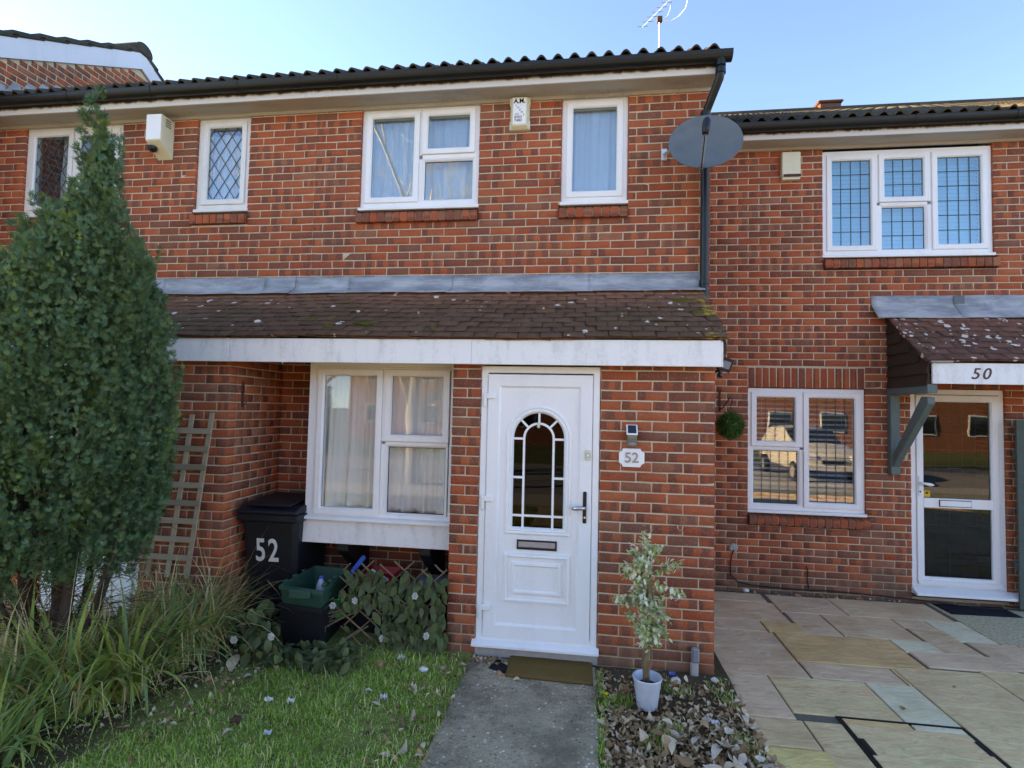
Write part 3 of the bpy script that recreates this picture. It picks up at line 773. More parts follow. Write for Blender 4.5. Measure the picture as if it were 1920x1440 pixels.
# lower raised panel
def rectloop(x0, x1, z0, z1, d, y): return [(x0+d, y, z0+d), (x1-d, y, z0+d), (x1-d, y, z1-d), (x0+d, y, z1-d)]
pr = [(0, yp), (.006, yp-.016), (.022, yp-.020), (.032, yp-.006), (.06, yp-.004), (.07, yp-.016), (.086, yp-.018), (.098, yp-.006), (.106, yp-.006)]
obj('raised_panel', MB().loops([rectloop(-.597, -.092, .335, .705, d, y) for d, y in pr], True, False, True), 'white_plastic', door)
obj('raised_moulding', MB().loops([rectloop(-.597, -.092, .335, .705, d, y-.0015) for d, y in pr[:4]]), 'white_plastic', door)
lb = obj('letterbox', MB().ring(-.495, -.193, .735, .807, .012, yp-.014, yp+.01, .004), 'black_metal', door)
obj('letterbox_flap', MB().prism([(yp-.006, .748), (yp-.011, .756), (yp-.007, .795), (yp+.004, .795), (yp+.004, .748)], -.483, -.205), 'number_metal', lb)
for zc_ in (1.87, 1.085, .27):
    hg = obj('hinge', MB().box(-.775, -.752, Y0-.024, Y0+.004, zc_-.06, zc_+.045), 'white_plastic', door, .005)
    obj('hinge_leaf', MB().box(-.755, -.685, Y0-.026, Y0-.002, zc_, zc_+.044), 'white_plastic', hg, .006)
hd = obj('door_handle', MB().box(-.004, .024, Y0-.016, Y0-.004, .955, 1.19), 'black_metal', door, .008)
obj('lever', MB().tube([(.012, Y0-.016, 1.075), (.012, Y0-.05, 1.075), (-.01, Y0-.058, 1.074), (-.045, Y0-.056, 1.072), (-.075, Y0-.05, 1.068), (-.086, Y0-.045, 1.066)], [.011, .011, .014, .019, .017, .006], 10), 'chrome', hd, smooth=True)
obj('keyhole', MB().tube([(.012, Y0-.0165, 1.0), (.012, Y0-.021, 1.0)], .009, 10), 'chrome', hd)
bell = obj('doorbell', MB().box(.006, .05, Y0-.024, Y0-.006, 1.425, 1.50), 'cream_plastic', door, .005)
obj('bell_push', MB().tube([(.028, Y0-.0245, 1.462), (.028, Y0-.030, 1.462)], .012, 14), 'white_plastic', bell)
obj('bell_ring', MB().tube([(.028, Y0-.0243, 1.462), (.028, Y0-.026, 1.462)], .016, 16), 'grey_plastic', bell)
obj('threshold', MB().prism([(YB-.045, .008), (YB+.09, .008), (YB+.09, .05), (YB+.0, .05), (YB-.045, .03)], -.822, .128), 'white_plastic', door, .003)
obj('step_block', MB().box(-.80, .118, YB+.005, YB+.19, -.2, .004), 'kerb_stone', door)

# ================================================================ roof pieces
PITCH_R = math.radians(29.2); PITCH_G = math.radians(29.8)
def eaves(h, x0, x1, yw, right_end=False):
    """soffit, fascia, gutter, roof with tiles; yw = brick face"""
    obj('soffit', MB().box(x0, x1, yw-.205, yw+.05, 4.752, 4.762), 'soffit_paint', h.e)
    obj('soffit_trim', MB().box(x0, x1, yw-.012, yw+.02, 4.722, 4.7515), 'soffit_paint', h.e)
    obj('fascia_board', MB().box(x0, x1, yw-.225, yw-.2055, 4.745, 4.94), 'fascia_paint', h.e, .002)
    yc, zc_, R = yw-.288, 4.868, .06
    x1g = x1+(.09 if right_end else 0)
    n = 12; P_ = []
    for i in range(n+1):
        a = math.pi+math.pi*i/n; P_.append((yc+R*math.cos(a), zc_+R*1.05*math.sin(a)))
    P_ = [(yc-R-.004, zc_+.012)]+P_+[(yc+R, zc_+.012)]
    Q_ = [(yc+(y-yc)*.93, zc_+.002+(z-zc_)*.93) for y, z in P_][::-1]
    gut = obj('gutter', MB().prism(P_+Q_, x0, x1g), 'gutter_plastic', h.e)
    if right_end: obj('gutter_end', MB().prism(P_, x1g, x1g+.006), 'gutter_plastic', gut)
    x = x0+.35
    while x < x1:
        S_ = [(yc+(y-yc)*1.07, zc_+(z-zc_)*1.07) for y, z in P_]
        obj('gutter_bracket', MB().prism(S_+[(y, z+.006) for y, z in P_[::-1]], x-.016, x+.016), 'gutter_plastic', gut)
        x += .93
    return gut
_tiles = {}
def pantile(L):
    key = round(L, 3)
    if key not in _tiles:
        V = []; F = []; nx = 32; wd = .30; th = .016
        def hgt(x):
            u = (x % .15)/.15
            return .042*math.sin(math.pi*min(1, u/.68)) if u < .68 else -.002*math.sin(math.pi*(u-.68)/.32)
        for (yy, dz) in ((0, 0), (L, 0)):
            for i in range(nx+1):
                x = wd*i/nx; V.append((x, yy, hgt(min(x, .2999))+dz))
            for i in range(nx+1):
                x = wd*i/nx; V.append((x, yy, hgt(min(x, .2999))-th))
        n = nx+1
        for i in range(nx):
            F += [(i, i+1, 2*n+i+1, 2*n+i), (n+i+1, n+i, 3*n+i, 3*n+i+1), (i+1, i, n+i, n+i+1), (2*n+i, 2*n+i+1, 3*n+i+1, 3*n+i)]
        F += [(0, n, 3*n, 2*n)][::-1]; F += [(nx, 2*n+nx, 3*n+nx, n+nx)]
        me = np_mesh('roof_tile', V, F, np.zeros(len(V)), None); me.polygons.foreach_set('use_smooth', [True]*len(F)); me.materials.append(MAT['roof_tile'])
        me.set_sharp_from_angle(angle=math.radians(50)); _tiles[key] = me
    return _tiles[key]
def main_roof(h, x0, x1, yw, ridge_y, shown_rows=1, x_tiles=None, ridge=True, back=True):
    ye, ze = yw-.30, 4.905; cs, sn = math.cos(PITCH_R), math.sin(PITCH_R)
    ridge_z = ze+(ridge_y-ye)*math.tan(PITCH_R)
    ln = (ridge_y-ye)/cs
    body = MB().prism([(ye+.03, ze-.03), (ridge_y, ridge_z-.03), (ridge_y, ridge_z-.14), (ye+.12, ze-.075)], x0, x1)
    roof = obj('roof', body, 'far_roof', h.e)
    if back:
        yb = 2*ridge_y-ye
        obj('rear_slope', MB().prism([(ridge_y, ridge_z), (yb, ze), (yb-.1, ze-.08), (ridge_y, ridge_z-.14)], x0, x1), 'far_roof', h.e)
        obj('rear_wall', MB().box(x0, x1, yb-.5, yb-.3, -.15, ze), 'far_brick', h.e)
    gauge, L = .33, .40; rows = int(ln/gauge)+1
    Vs, Fs, Rs = [], [], []; o_ = 0
    base = pantile(L); bv = np.empty(len(base.vertices)*3, np.float32); base.vertices.foreach_get('co', bv); bv = bv.reshape(-1, 3)
    bf = np.array([p.vertices[:] for p in base.polygons])
    n = int(round((x1-x0)/.30)); wsc = (x1-x0)/n/.30
    for r_ in range(rows):
        for i in range(n):
            s0 = r_*gauge
            if s0+L > ln+.05: continue
            tilt = -.028
            xx = x0+i*.30*wsc
            if r_ < shown_rows:
                o = bpy.data.objects.new('roof_tile', base); C.objects.link(o); o.parent = roof
                o.location = (xx, ye+s0*cs, ze+s0*sn+.012); o.rotation_euler = (PITCH_R+tilt, 0, random.gauss(0, .004)); o.scale = (wsc, 1, 1)
            else:
                ca, sa = math.cos(PITCH_R+tilt), math.sin(PITCH_R+tilt)
                Vs.append(np.stack([bv[:, 0]*wsc+xx, ye+s0*cs+bv[:, 1]*ca-bv[:, 2]*sa, ze+s0*sn+.012+bv[:, 1]*sa+bv[:, 2]*ca], 1))
                Fs.append(bf+o_); Rs.append(np.full(len(bv), rng.random())); o_ += len(bv)
    if Vs:
        o = link('roof_tiling', np_mesh('roof_tiling', np.concatenate(Vs), np.concatenate(Fs), np.concatenate(Rs), None, True), 'roof_tile', h.e); o['kind'] = 'stuff'
    if ridge:
        for i in range(int((x1-x0)/.45)+1):
            a = x0+i*.45; b = min(a+.46, x1)
            if b-a < .1: continue
            pr_ = [(ridge_y+.12*math.cos(t), ridge_z-.02+.10*math.sin(t)) for t in np.linspace(-.15, math.pi+.15, 9)]
            obj('ridge_tile', MB().prism(pr_, a, b), 'roof_tile', roof)
    return roof, ridge_z
k = NT('far_brick', .9, .1); p = k.pos()
bt = k.n('TexBrick'); bt.inputs['Color1'].default_value = (.33, .09, .045, 1); bt.inputs['Color2'].default_value = (.2, .06, .04, 1); bt.inputs['Mortar'].default_value = (.45, .34, .22, 1)
bt.inputs['Scale'].default_value = 1; bt.inputs['Mortar Size'].default_value = .006; bt.inputs['Brick Width'].default_value = .225; bt.inputs['Row Height'].default_value = .075
cx_ = k.n('CombineXYZ'); s_ = k.sep(p); k.put(cx_.inputs[0], k.math('ADD', s_[0], s_[1])); k.put(cx_.inputs[1], s_[2]); k.t.links.new(cx_.outputs[0], bt.inputs['Vector'])
k.col(bt.outputs['Color'])

RIDGE_A = 3.10
gut52 = eaves(H52, -2.71, 1.10, 0., True)
main_roof(H52, -2.71, 1.145, 0., RIDGE_A)
obj('gable_wall', MB().prism([(.1, 4.7), (RIDGE_A, 6.62), (2*RIDGE_A-.1, 4.7)], .95, 1.085), 'far_brick', H52.e)
# downpipe
dp = obj('downpipe', MB().tube([(1.105, -.288, 4.80), (1.105, -.288, 4.71), (1.10, -.275, 4.67), (1.045, -.10, 4.52), (1.03, -.075, 4.47), (1.028, -.07, 4.3), (1.025, -.07, 2.2), (1.025, -.07, .0)], .036, 14), 'gutter_plastic', H52.e, smooth=True)
for P_ in (((1.105, -.288, 4.83), (1.105, -.288, 4.765)), ((1.105, -.288, 4.745), (1.105, -.288, 4.70)), ((1.0285, -.0725, 4.49), (1.028, -.07, 4.42)), ((1.025, -.07, 2.97), (1.025, -.07, 2.93))):
    obj('pipe_socket', MB().tube(P_, .043, 14), 'gutter_plastic', dp)
# ================================================================ canopies
_pt = []
for v_ in range(4):
    V = []; F = []; rs = np.random.default_rng(v_); nx, ny = 4, 3; wd, L, th = .163, .25, .011
    for top in (1, 0):
        for j in range(ny+1):
            for i in range(nx+1):
                x = wd*(i/nx-.5); y = L*j/ny
                z = (th if top else 0)-.10*(x/.163)**2*.163*.35-.004*math.sin(j/ny*3.1)+rs.normal(0, .0006)
                V.append((x, y, z))
    n = (nx+1)*(ny+1)
    for j in range(ny):
        for i in range(nx):
            a = j*(nx+1)+i; F += [(a, a+1, a+nx+2, a+nx+1), (n+a+nx+1, n+a+nx+2, n+a+1, n+a)]
    for i in range(nx): F.append((i+1, i, n+i, n+i+1))
    for j in range(ny): F += [(j*(nx+1), (j+1)*(nx+1), n+(j+1)*(nx+1), n+j*(nx+1)), ((j+1)*(nx+1)+nx, j*(nx+1)+nx, n+j*(nx+1)+nx, n+(j+1)*(nx+1)+nx)]
    _pt.append((V, F))
def plain_roof(parent, x0, x1, ye, ze, yt, zt, rows, mat, single=True):
    pitch = math.atan2(zt-ze, yt-ye); ln = math.hypot(zt-ze, yt-ye); g = ln/rows
    meshes = []
    for V, F in _pt:
        me = np_mesh('roof_tile', V, F, np.zeros(len(V)), None, False); me.materials.append(MAT[mat]); meshes.append(me)
    wt = .168
    for r_ in range(-1, rows):
        off = (.5 if r_ % 2 else 0)*wt; s0 = r_*g if r_ >= 0 else .006
        x = x0-off
        while x < x1-.02:
            a, b = max(x, x0), min(x+wt, x1)
            if b-a > .03:
                L = 1. if r_ >= 0 else .6
                o = bpy.data.objects.new('roof_tile', random.choice(meshes)); C.objects.link(o); o.parent = parent
                o.matrix_parent_inverse = Matrix.Identity(4)
                sag = .006*math.sin(x*2.1)+.004*math.sin(x*5.3+1)
                up_ = .012 if r_ >= 0 else -.006
                o.location = ((a+b)/2, ye+s0*math.cos(pitch)-up_*math.sin(pitch), ze+s0*math.sin(pitch)+up_*math.cos(pitch)+sag+random.gauss(0, .0015))
                o.rotation_euler = (pitch-.062+random.gauss(0, .008), random.gauss(0, .012), random.gauss(0, .008))
                o.scale = ((b-a)/wt, min(1, (ln-s0)/.25)*L, 1)
            x += wt
def flashing(parent, x0, x1, y, ztop, zbend, ylow, zlow, cuts, mat='lead_sheet'):
    xs = [x0]+cuts+[x1]
    for i in range(len(xs)-1):
        a, b = xs[i]-(.03 if i else 0), xs[i+1]; n = max(6, int((b-a)/.06)); dz = .004*(i % 2); V = []; F = []
        for t in range(n+1):
            x = a+(b-a)*t/n; wv = .004*mnoise.noise((x*5, i, 0)); wv2 = .012*mnoise.noise((x*3, i, 4))
            rows_ = [(y-.004-dz, ztop+wv*1.5), (y-.007-dz+wv, zbend+.03), (y-.016-dz+wv, zbend+.002), (y-.04-dz, zbend-.025+wv), (ylow-dz*.5, zlow+dz+.004+wv2*.6), (ylow-dz*.5-.002, zlow+dz-.004+wv2*.6)]
            V += [(x, p_, q_) for p_, q_ in rows_]
        m_ = len(rows_)
        for t in range(n):
            for j in range(m_-1): F.append((t*m_+j, t*m_+j+1, (t+1)*m_+j+1, (t+1)*m_+j))
        o = link('lead_flashing', np_mesh('lead_flashing', V, F, None, None, True), mat, parent)
        s_ = o.modifiers.new('s', 'SOLIDIFY'); s_.thickness = .003
def canopy52(h, x0, x1, cuts, right=False, left=False):
    fy = -.945
    part = obj('porch_canopy', MB().prism([(fy+.01, 2.30), (.0, 2.86), (.0, 2.74), (fy+.01, 2.22)], x0+.01, x1-.01), 'brown_board', h.e)
    fx1 = x1-.055 if right else x1
    segs = [x0, -.86, fx1] if right else [x0, fx1]
    for i in range(len(segs)-1):
        a, b = segs[i], segs[i+1]
        obj('fascia', MB().box(a+.0008, b-.0008, fy-.022, fy, 2.128, 2.318), 'white_board', part, .003)
    obj('porch_soffit', MB().box(x0, fx1-.02, fy+.001, -.08, 2.205, 2.215), 'brown_board', part)
    if right:
        obj('verge_board', MB().prism([(fy, 2.13), (fy, 2.31), (0, 2.87), (0, 2.55)], fx1-.001, fx1+.02), 'white_board', part)
    plain_roof(part, x0, x1, fy-.045, 2.322, .0, 2.905, 11, 'plain_tile')
    flashing(part, x0, x1+(.01 if right else 0), 0., 3.052, 2.945, -.135, 2.868, cuts)
    return part
can52 = canopy52(H52, -2.86, 1.012, [-2.27, -1.27, .05], True)
# moss cushions on the canopy
def blob(cx, cy, cz, rx, ry, rz, seed, bump=.35, n=2):
    bm = bmesh.new(); bmesh.ops.create_icosphere(bm, subdivisions=n, radius=1)
    for v in bm.verts:
        d = 1+bump*mnoise.noise(v.co*1.7+Vector((seed, 0, 0)))+bump*.5*mnoise.noise(v.co*4+Vector((0, seed, 0)))
        v.co = Vector((cx+v.co.x*rx*d, cy+v.co.y*ry*d, cz+v.co.z*rz*d))
    me = bpy.data.meshes.new('blob'); bm.to_mesh(me); bm.free(); me.polygons.foreach_set('use_smooth', [True]*len(me.polygons)); return me
def on_canopy(x, t): return (x, -.98+t*.98+.0, 2.335+t*.585)
for i, (x, t, a, b) in enumerate(((-1.78, .2, .10, .05), (-2.1, .16, .05, .03), (-2.3, .3, .04, .03), (-1.2, .12, .03, .02), (.8, .66, .09, .03), (.88, .42, .05, .02))):
    P_ = on_canopy(x, t)
    tag(link('moss_cushion', blob(P_[0], P_[1], P_[2]+.006, a, b, .022, i, .45, 3), 'moss'),
        'large green moss cushion on the long tiled porch roof above the bay' if i == 0 else 'small moss tuft on the brown tiles of the long porch roof', 'moss', None if i == 0 else 'small moss tufts on the long porch roof')

# ================================================================ house 54
H54 = House('brick terraced house with diamond leaded upstairs windows behind the conifer', 'house', (-4.6, 0, -.1))
v1 = (-4.02, -3.428, 3.772, 4.74); v0 = (-6.072, -4.886, 3.772, 4.74)
hB = []
for (a, b, c_, d_) in (v1, v0): hB += [(a, b, c_-.03, 4.9), (a-.02, b+.005, c_-.165, c_-.03)]
H54.wall('-y', 0., -6.51, -2.712, 2.84, 4.80, hB, ZA, PA)
H54.wall('-y', YB, -3.665, -2.917, -.225, 2.26, (), 0., -2.917+.005, inset=(0., .006))
H54.wall('+x', -2.917, YB+.108, -.08, -.225, 2.26, (), 0., YB+.11)
H54.wall('-y', YB, -6.51, -4.60, -.225, 2.26, (), 0., -4.6)
H54.finish()
for (a, b, c_, d_) in (v1, v0): sill(H54, a-.02, b+.005, c_-.045, 0.)
shell(H54, -6.5, -2.72, .19, 4.2, 2.62, 4.95)
shell(H54, -6.5, -2.93, -.65, 4.2, -.05, 2.19)
window(H54, *v1, .03, [(v1[0]+.06, v1[1]-.05, v1[2]+.05, v1[3]-.05, True)], 'aged_plastic', ('d', .125, .19), glassmat='coated_glass')
window(H54, *v0, .03, [(v0[0]+.05, -5.50, v0[2]+.05, v0[3]-.05, True), (-5.47, v0[1]-.05, v0[2]+.05, v0[3]-.05, True)], 'aged_plastic', ('d', .125, .19), glassmat='coated_glass')
curtain(-4.0, -3.45, 3.8, 4.6, .13, 'white curtain behind the narrow diamond leaded window of the neighbour', 5, .018, 0, .5, 21)
curtain(-5.78, -5.50, 3.8, 4.72, .16, 'white curtain tied back behind the wide diamond leaded window', 4, .02, 0, .5, 22, tie=.6)
curtain(-5.2, -4.92, 3.8, 4.72, .16, 'white curtain hanging at the conifer side of the diamond leaded window', 4, .02, 0, .5, 23)
d54 = obj('front_door', MB().ring(-4.598, -3.668, .045, 2.125, .052, YB+.01, YB+.09, .006), 'white_plastic', H54.e)
obj('door_leaf', MB().ring(-4.545, -3.72, .075, 2.062, .102, Y0-.006, Y0+.05, .014), 'white_plastic', d54)
obj('door_panel', MB().box(-4.45, -3.81, yp, yp+.03, .17, 1.97), 'white_plastic', d54)
obj('raised_panel', MB().loops([rectloop(-4.4, -3.86, .335, .705, d, y) for d, y in pr], True, False, True), 'white_plastic', d54)
obj('threshold', MB().box(-4.61, -3.66, YB-.04, YB+.09, .008, .045), 'white_plastic', d54, .003)
eaves(H54, -6.51, -2.712, 0.)
main_roof(H54, -6.50, -2.72, 0., RIDGE_A)
canopy52(H54, -6.5, -2.862, [-5.4, -4.3, -3.16], left=True)

# ================================================================ house 56: gable end above
H56 = House('brick house with white gable bargeboard rising above the neighbour roof', 'house', (-9.5, -1.2, -.1))
APY, APZ = 1.88, 6.90      # gable apex
def gline(y, d=0.): return APZ-abs(y-APY)*math.tan(PITCH_G)+d
gx = -6.515
for n in range(-34, 40):
    z = 4.5+n*.075
    if z+.075 > APZ: break
    half = (APZ-.30-(z+.0375))/math.tan(PITCH_G)
    if half < .1: continue
    a0, a1 = max(APY-half, -1.31), APY+half
    if z < 4.6: a1 = .02
    off = .1125 if n % 2 else 0; x = math.floor(a0/.225)*.225+off-.225
    while x < a1:
        l, r_ = max(x+.005, a0), min(x+.22, a1)
        if r_-l > .03: H56.place('+x', gx, (l+r_)/2, z+.0375, r_-l, .065)
        x += .225
H56.w.prism([(APY-3.2, -.15), (APY+3.4, -.15), (APY+3.4, 4.85), (APY, APZ-.12), (APY-3.2, 4.93)], gx-.004, gx-.25)
bsave = list(H56.bricks)
wall56 = H56.finish(120)
for sgn in (-1, 1):
    L0 = 3.9
    obj('bargeboard', MB().prism([(APY+sgn*.0, APZ-.02), (APY+sgn*L0, gline(APY+L0)-.02), (APY+sgn*L0, gline(APY+L0)-.27), (APY, APZ-.27)], gx+.012, gx+.035), 'bargeboard_paint', H56.e)
    for i in range(13):
        s0 = .30*i; y0_ = APY+sgn*(L0-s0-.02); y1_ = APY+sgn*(L0-s0-.40)
        z0_ = gline(y0_); z1_ = gline(y1_)
        if sgn*(y1_-APY) < -.02: y1_ = APY; z1_ = APZ
        obj('verge_tile', MB().prism([(y0_, z0_-.015), (y1_, z1_-.03), (y1_, z1_+.02), (y0_, z0_+.065)], gx-.28, gx+.055), 'roof_tile', H56.e, .012)
obj('ridge_tile', MB().prism([(APY+.15*math.cos(t), APZ-.02+.13*math.sin(t)) for t in np.linspace(-.3, math.pi+.3, 11)], gx-.5, gx+.065), 'roof_tile', H56.e, .008)
# the rest of that house, its unseen length drawn out to shade the gardens
obj('roof', MB().prism([(APY-3.95, gline(APY-3.95)+.03), (APY, APZ+.04), (APY+3.95, gline(APY+3.95)+.03), (APY+3.95, gline(APY+3.95)-.1), (APY, APZ-.12), (APY-3.95, gline(APY-3.95)-.1)], -18., gx-.27), 'far_roof', H56.e)
obj('front_wall', MB().box(-18, gx-.01, -1.24, -1.04, -.15, 4.9), 'far_brick', H56.e)
obj('rear_wall', MB().box(-18, gx-.01, 5.0, 5.2, -.15, 4.9), 'far_brick', H56.e)
obj('end_wall', MB().prism([(-1.2, -.15), (5.2, -.15), (5.2, 4.85), (APY, APZ-.12), (-1.2, 4.93)], -18, -17.75), 'far_brick', H56.e)
# lead soakers stepping up the neighbour roof against the gable
for i in range(9):
    y_ = -.25+i*.16; z_ = 4.99+(y_+.3)*math.tan(PITCH_R)
    obj('lead_soaker', MB().prism([(y_, z_-.02), (y_+.2, z_+.095), (y_+.2, z_+.19), (y_+.12, z_+.19)], gx+.002, gx+.006), 'lead_sheet', H56.e)

# ================================================================ house 50
H50 = House('set back brick terraced house with small tiled door porch numbered 50', 'house', (3.4, 1.2, -.1))
ZC, PC = 2.2496-.075*32, 1.7665
u1 = (2.54, 4.222, 3.545, 4.70); l1 = (1.768, 2.955, .768, 2.085)
dC = (3.395, 4.292, -.02, 2.105)
hC = [(u1[0], u1[1], u1[2]-.03, 4.9), (u1[0]+.005, u1[1]+.03, u1[2]-.165, u1[2]-.03),
      (l1[0], l1[1], l1[2]-.03, l1[3]+.005), (l1[0]+.0, l1[1]+.03, l1[2]-.165, l1[2]-.03), (1.763, 2.955, 2.085, 2.312), (dC[0], dC[1], -.05, dC[3])]
H50.wall('-y', YC, 1.095, 6.9, -.225, 4.80, hC, ZC, PC, mortar_holes=[h for i, h in enumerate(hC) if i != 4])
H50.soldiers(1.766, 2.952, 2.092, 2.307, YC)
H50.finish()
sill(H50, u1[0]+.005, u1[1]+.03, u1[2]-.035, YC); sill(H50, l1[0], l1[1]+.03, l1[2]-.035, YC)
shell(H50, 1.1, 6.8, YC+.19, 5.4, 2.62, 4.95); shell(H50, 1.1, 6.8, YC+.19, 5.4, -.05, 2.58)
yw = YC+.025
window(H50, *u1, yw, [(u1[0]+.045, 3.095, u1[2]+.045, u1[3]-.05, True), (3.115, 3.62, 4.115, u1[3]-.05, True), (3.135, 3.60, u1[2]+.04, 4.085, False), (3.64, u1[1]-.045, u1[2]+.045, u1[3]-.05, True)], came=('s', .108, .16), glassmat='turquoise_glass')
window(H50, *l1, yw, [(l1[0]+.035, 2.315, 1.45, l1[3]-.04, True), (l1[0]+.045, 2.31, l1[2]+.045, 1.425, False), (2.34, l1[1]-.04, l1[2]+.04, l1[3]-.04, True)], came=('s', .098, .16), glassmat='door_pane_glass')
blind(u1[0]+.06, u1[1]-.06, u1[2]+.05, u1[3]-.05, yw+.13, 'white venetian blind behind the square leaded upstairs window of house 50', .046, 74)
blind(l1[0]+.06, l1[1]-.06, l1[2]+.05, l1[3]-.05, yw+.13, 'open venetian blind behind the square leaded ground floor window of house 50', .055, 22)
RIDGE_C = RIDGE_A+YC
eaves(H50, 1.10, 6.9, YC)
main_roof(H50, 1.16, 6.86, YC, RIDGE_C, 2)
rz = 4.905+(RIDGE_C-(YC-.3))*math.tan(PITCH_R)
obj('ridge_vent', MB().box(3.72, 4.06, RIDGE_C-.12, RIDGE_C+.12, rz, rz+.10).box(3.69, 4.09, RIDGE_C-.15, RIDGE_C+.15, rz+.10, rz+.14), 'vent_clay', H50.e, .02)
obj('end_wall', MB().prism([(1.2, -.15), (8.2, -.15), (8.2, 4.7), (RIDGE_C, 6.7), (1.3, 4.75)], 6.7, 6.89), 'far_brick', H50.e)
# door of 50
d50 = obj('front_door', MB().ring(3.398, 4.289, .05, 2.10, .055, YC+.02, YC+.09, .006), 'white_plastic', H50.e)
yd = YC+.008
lf = MB().ring(3.455, 4.232, .085, 2.04, .07, yd, yd+.05, .014); lf.box(3.52, 4.17, yd+.002, yd+.05, .868, .965)
obj('door_leaf', lf, 'white_plastic', d50)
for (za, zb_) in ((.153, .868), (.965, 1.972)):
    ga, gb = 3.523, 4.164
    obj('pane', MB().box(ga, gb, yd+.03, yd+.036, za, zb_), 'neighbour_glass', d50)
    obj('leadwork', lattice_square(ga, gb, za, zb_, yd+.038, 5, 4 if za < .5 else 6), 'lead_came', d50)
obj('weather_bar', MB().prism([(yd-.03, .085), (yd, .085), (yd, .125), (yd-.012, .12)], 3.45, 4.235), 'aged_plastic', d50)
obj('threshold', MB().prism([(YC-.10, -.012), (YC+.09, -.012), (YC+.09, .05), (YC, .05), (YC-.10, .012)], 3.385, 4.40), 'white_plastic', d50, .003)
lb = obj('letterbox', MB().box(3.668, 3.962, yd-.012, yd+.004, .887, .945), 'white_plastic', d50, .004)
obj('letterbox_edge', MB().ring(3.662, 3.968, .881, .951, .006, yd-.006, yd+.003, .002), 'dark_plastic', lb)
hd = obj('door_handle', MB().box(3.462, 3.49, yd-.014, yd-.001, .985, 1.19), 'white_plastic', d50, .006)
obj('lever', MB().tube([(3.476, yd-.012, 1.12), (3.476, yd-.05, 1.12), (3.50, yd-.058, 1.118), (3.55, yd-.055, 1.11), (3.585, yd-.05, 1.105)], [.01, .01, .014, .018, .008], 10), 'white_plastic', hd, smooth=True)
obj('keyhole', MB().tube([(3.476, yd-.014, 1.03), (3.476, yd-.019, 1.03)], .009, 8), 'black_metal', hd)
stk = obj('camera_sticker', MB().box(3.528, 3.592, yd+.024, yd+.0295, .975, 1.04), 'yellow_sticker', d50)
obj('sticker_mark', MB().box(3.548, 3.568, yd+.022, yd+.0238, 1.005, 1.022).box(3.56, 3.574, yd+.0215, yd+.0238, 1.018, 1.028), 'letter_black', stk)
# porch canopy of 50
px0, px1, pyf = 3.165, 5.2, .54
pc = obj('porch_canopy', MB().prism([(pyf+.02, 2.33), (YC, 2.80), (YC, 2.70), (pyf+.02, 2.25)], px0+.02, px1), 'brown_board', H50.e)
obj('fascia', MB().box(px0+.035, px1, pyf-.022, pyf, 2.118, 2.312), 'white_board', pc, .003)
obj('porch_soffit', MB().box(px0+.03, px1, pyf+.001, YC, 2.16, 2.17), 'brown_board', pc)
plain_roof(pc, px0-.03, px1, pyf-.05, 2.325, YC, 2.90, 9, 'red_tile')
obj('verge_board', MB().prism([(pyf-.05, 2.30), (pyf-.05, 2.34), (YC, 2.90), (YC, 2.80)], px0-.008, px0+.014), 'brown_board', pc)
flashing(pc, 3.02, px1, YC, 3.092, 2.98, YC-.14, 2.835, [3.85])
obj('lead_patch', MB().box(3.82, 3.92, YC-.016, YC-.011, 2.99, 3.088), 'dish_grey', pc, .003)
obj('mortar_lump', MB().box(px0+.0, px0+.2, pyf-.055, pyf-.03, 2.312, 2.332), 'kerb_stone', pc, .008)
for i in range(6):
    z0_ = 2.10+i*.115
    ymax = YC-.002
    ymin = max(pyf+.002, pyf+(z0_+.09-2.30)/math.tan(math.atan2(.575, .69)) if z0_+.09 > 2.30 else pyf+.002)
    if ymax-ymin < .05: break
    obj('weatherboard', MB().prism([(px0-.004, z0_), (px0+.022, z0_), (px0+.022, z0_+.125), (px0+.012, z0_+.125)], ymin, ymax, 'y'), 'brown_board', pc)
br = obj('bracket', MB().box(px0-.0, px0+.09, YC-.075, YC-.005, 1.20, 2.03), 'grey_green_wood', pc, .004)
obj('bracket_beam', MB().box(px0+.001, px0+.089, pyf+.0, YC-.004, 2.031, 2.115), 'grey_green_wood', br, .004)
obj('bracket_brace', MB().prism([(YC-.076, 1.28), (YC-.076, 1.40), (pyf+.12, 2.0), (pyf+.02, 1.99), (pyf+.02, 1.93)], px0+.012, px0+.078), 'grey_green_wood', br, .004)
text('50', .145, (3.60, pyf-.0235, 2.21), 'number_brown', pc, 'house_number', .003, .25, .001, 1.0, spacing=1.25)
# ================================================================ fence panel beside door 50
fe = thing('fence_panel', 'dark green vertical board fence panel beside the door of number 50', 'fence', (4.8, 1.12, -.1))
for i in range(9):
    x_ = 4.305+i*.108
    obj('board', MB().box(x_, x_+.101, 1.105, 1.127, -.10, 1.80+random.gauss(0, .004)), 'green_fence', fe, .003)
obj('rail', MB().box(4.305, 5.3, 1.128, 1.17, .3, .38).box(4.305, 5.3, 1.128, 1.17, 1.4, 1.48), 'green_fence', fe)
obj('post', MB().box(5.31, 5.4, 1.08, 1.18, -.15, 1.85), 'green_fence', fe, .004)

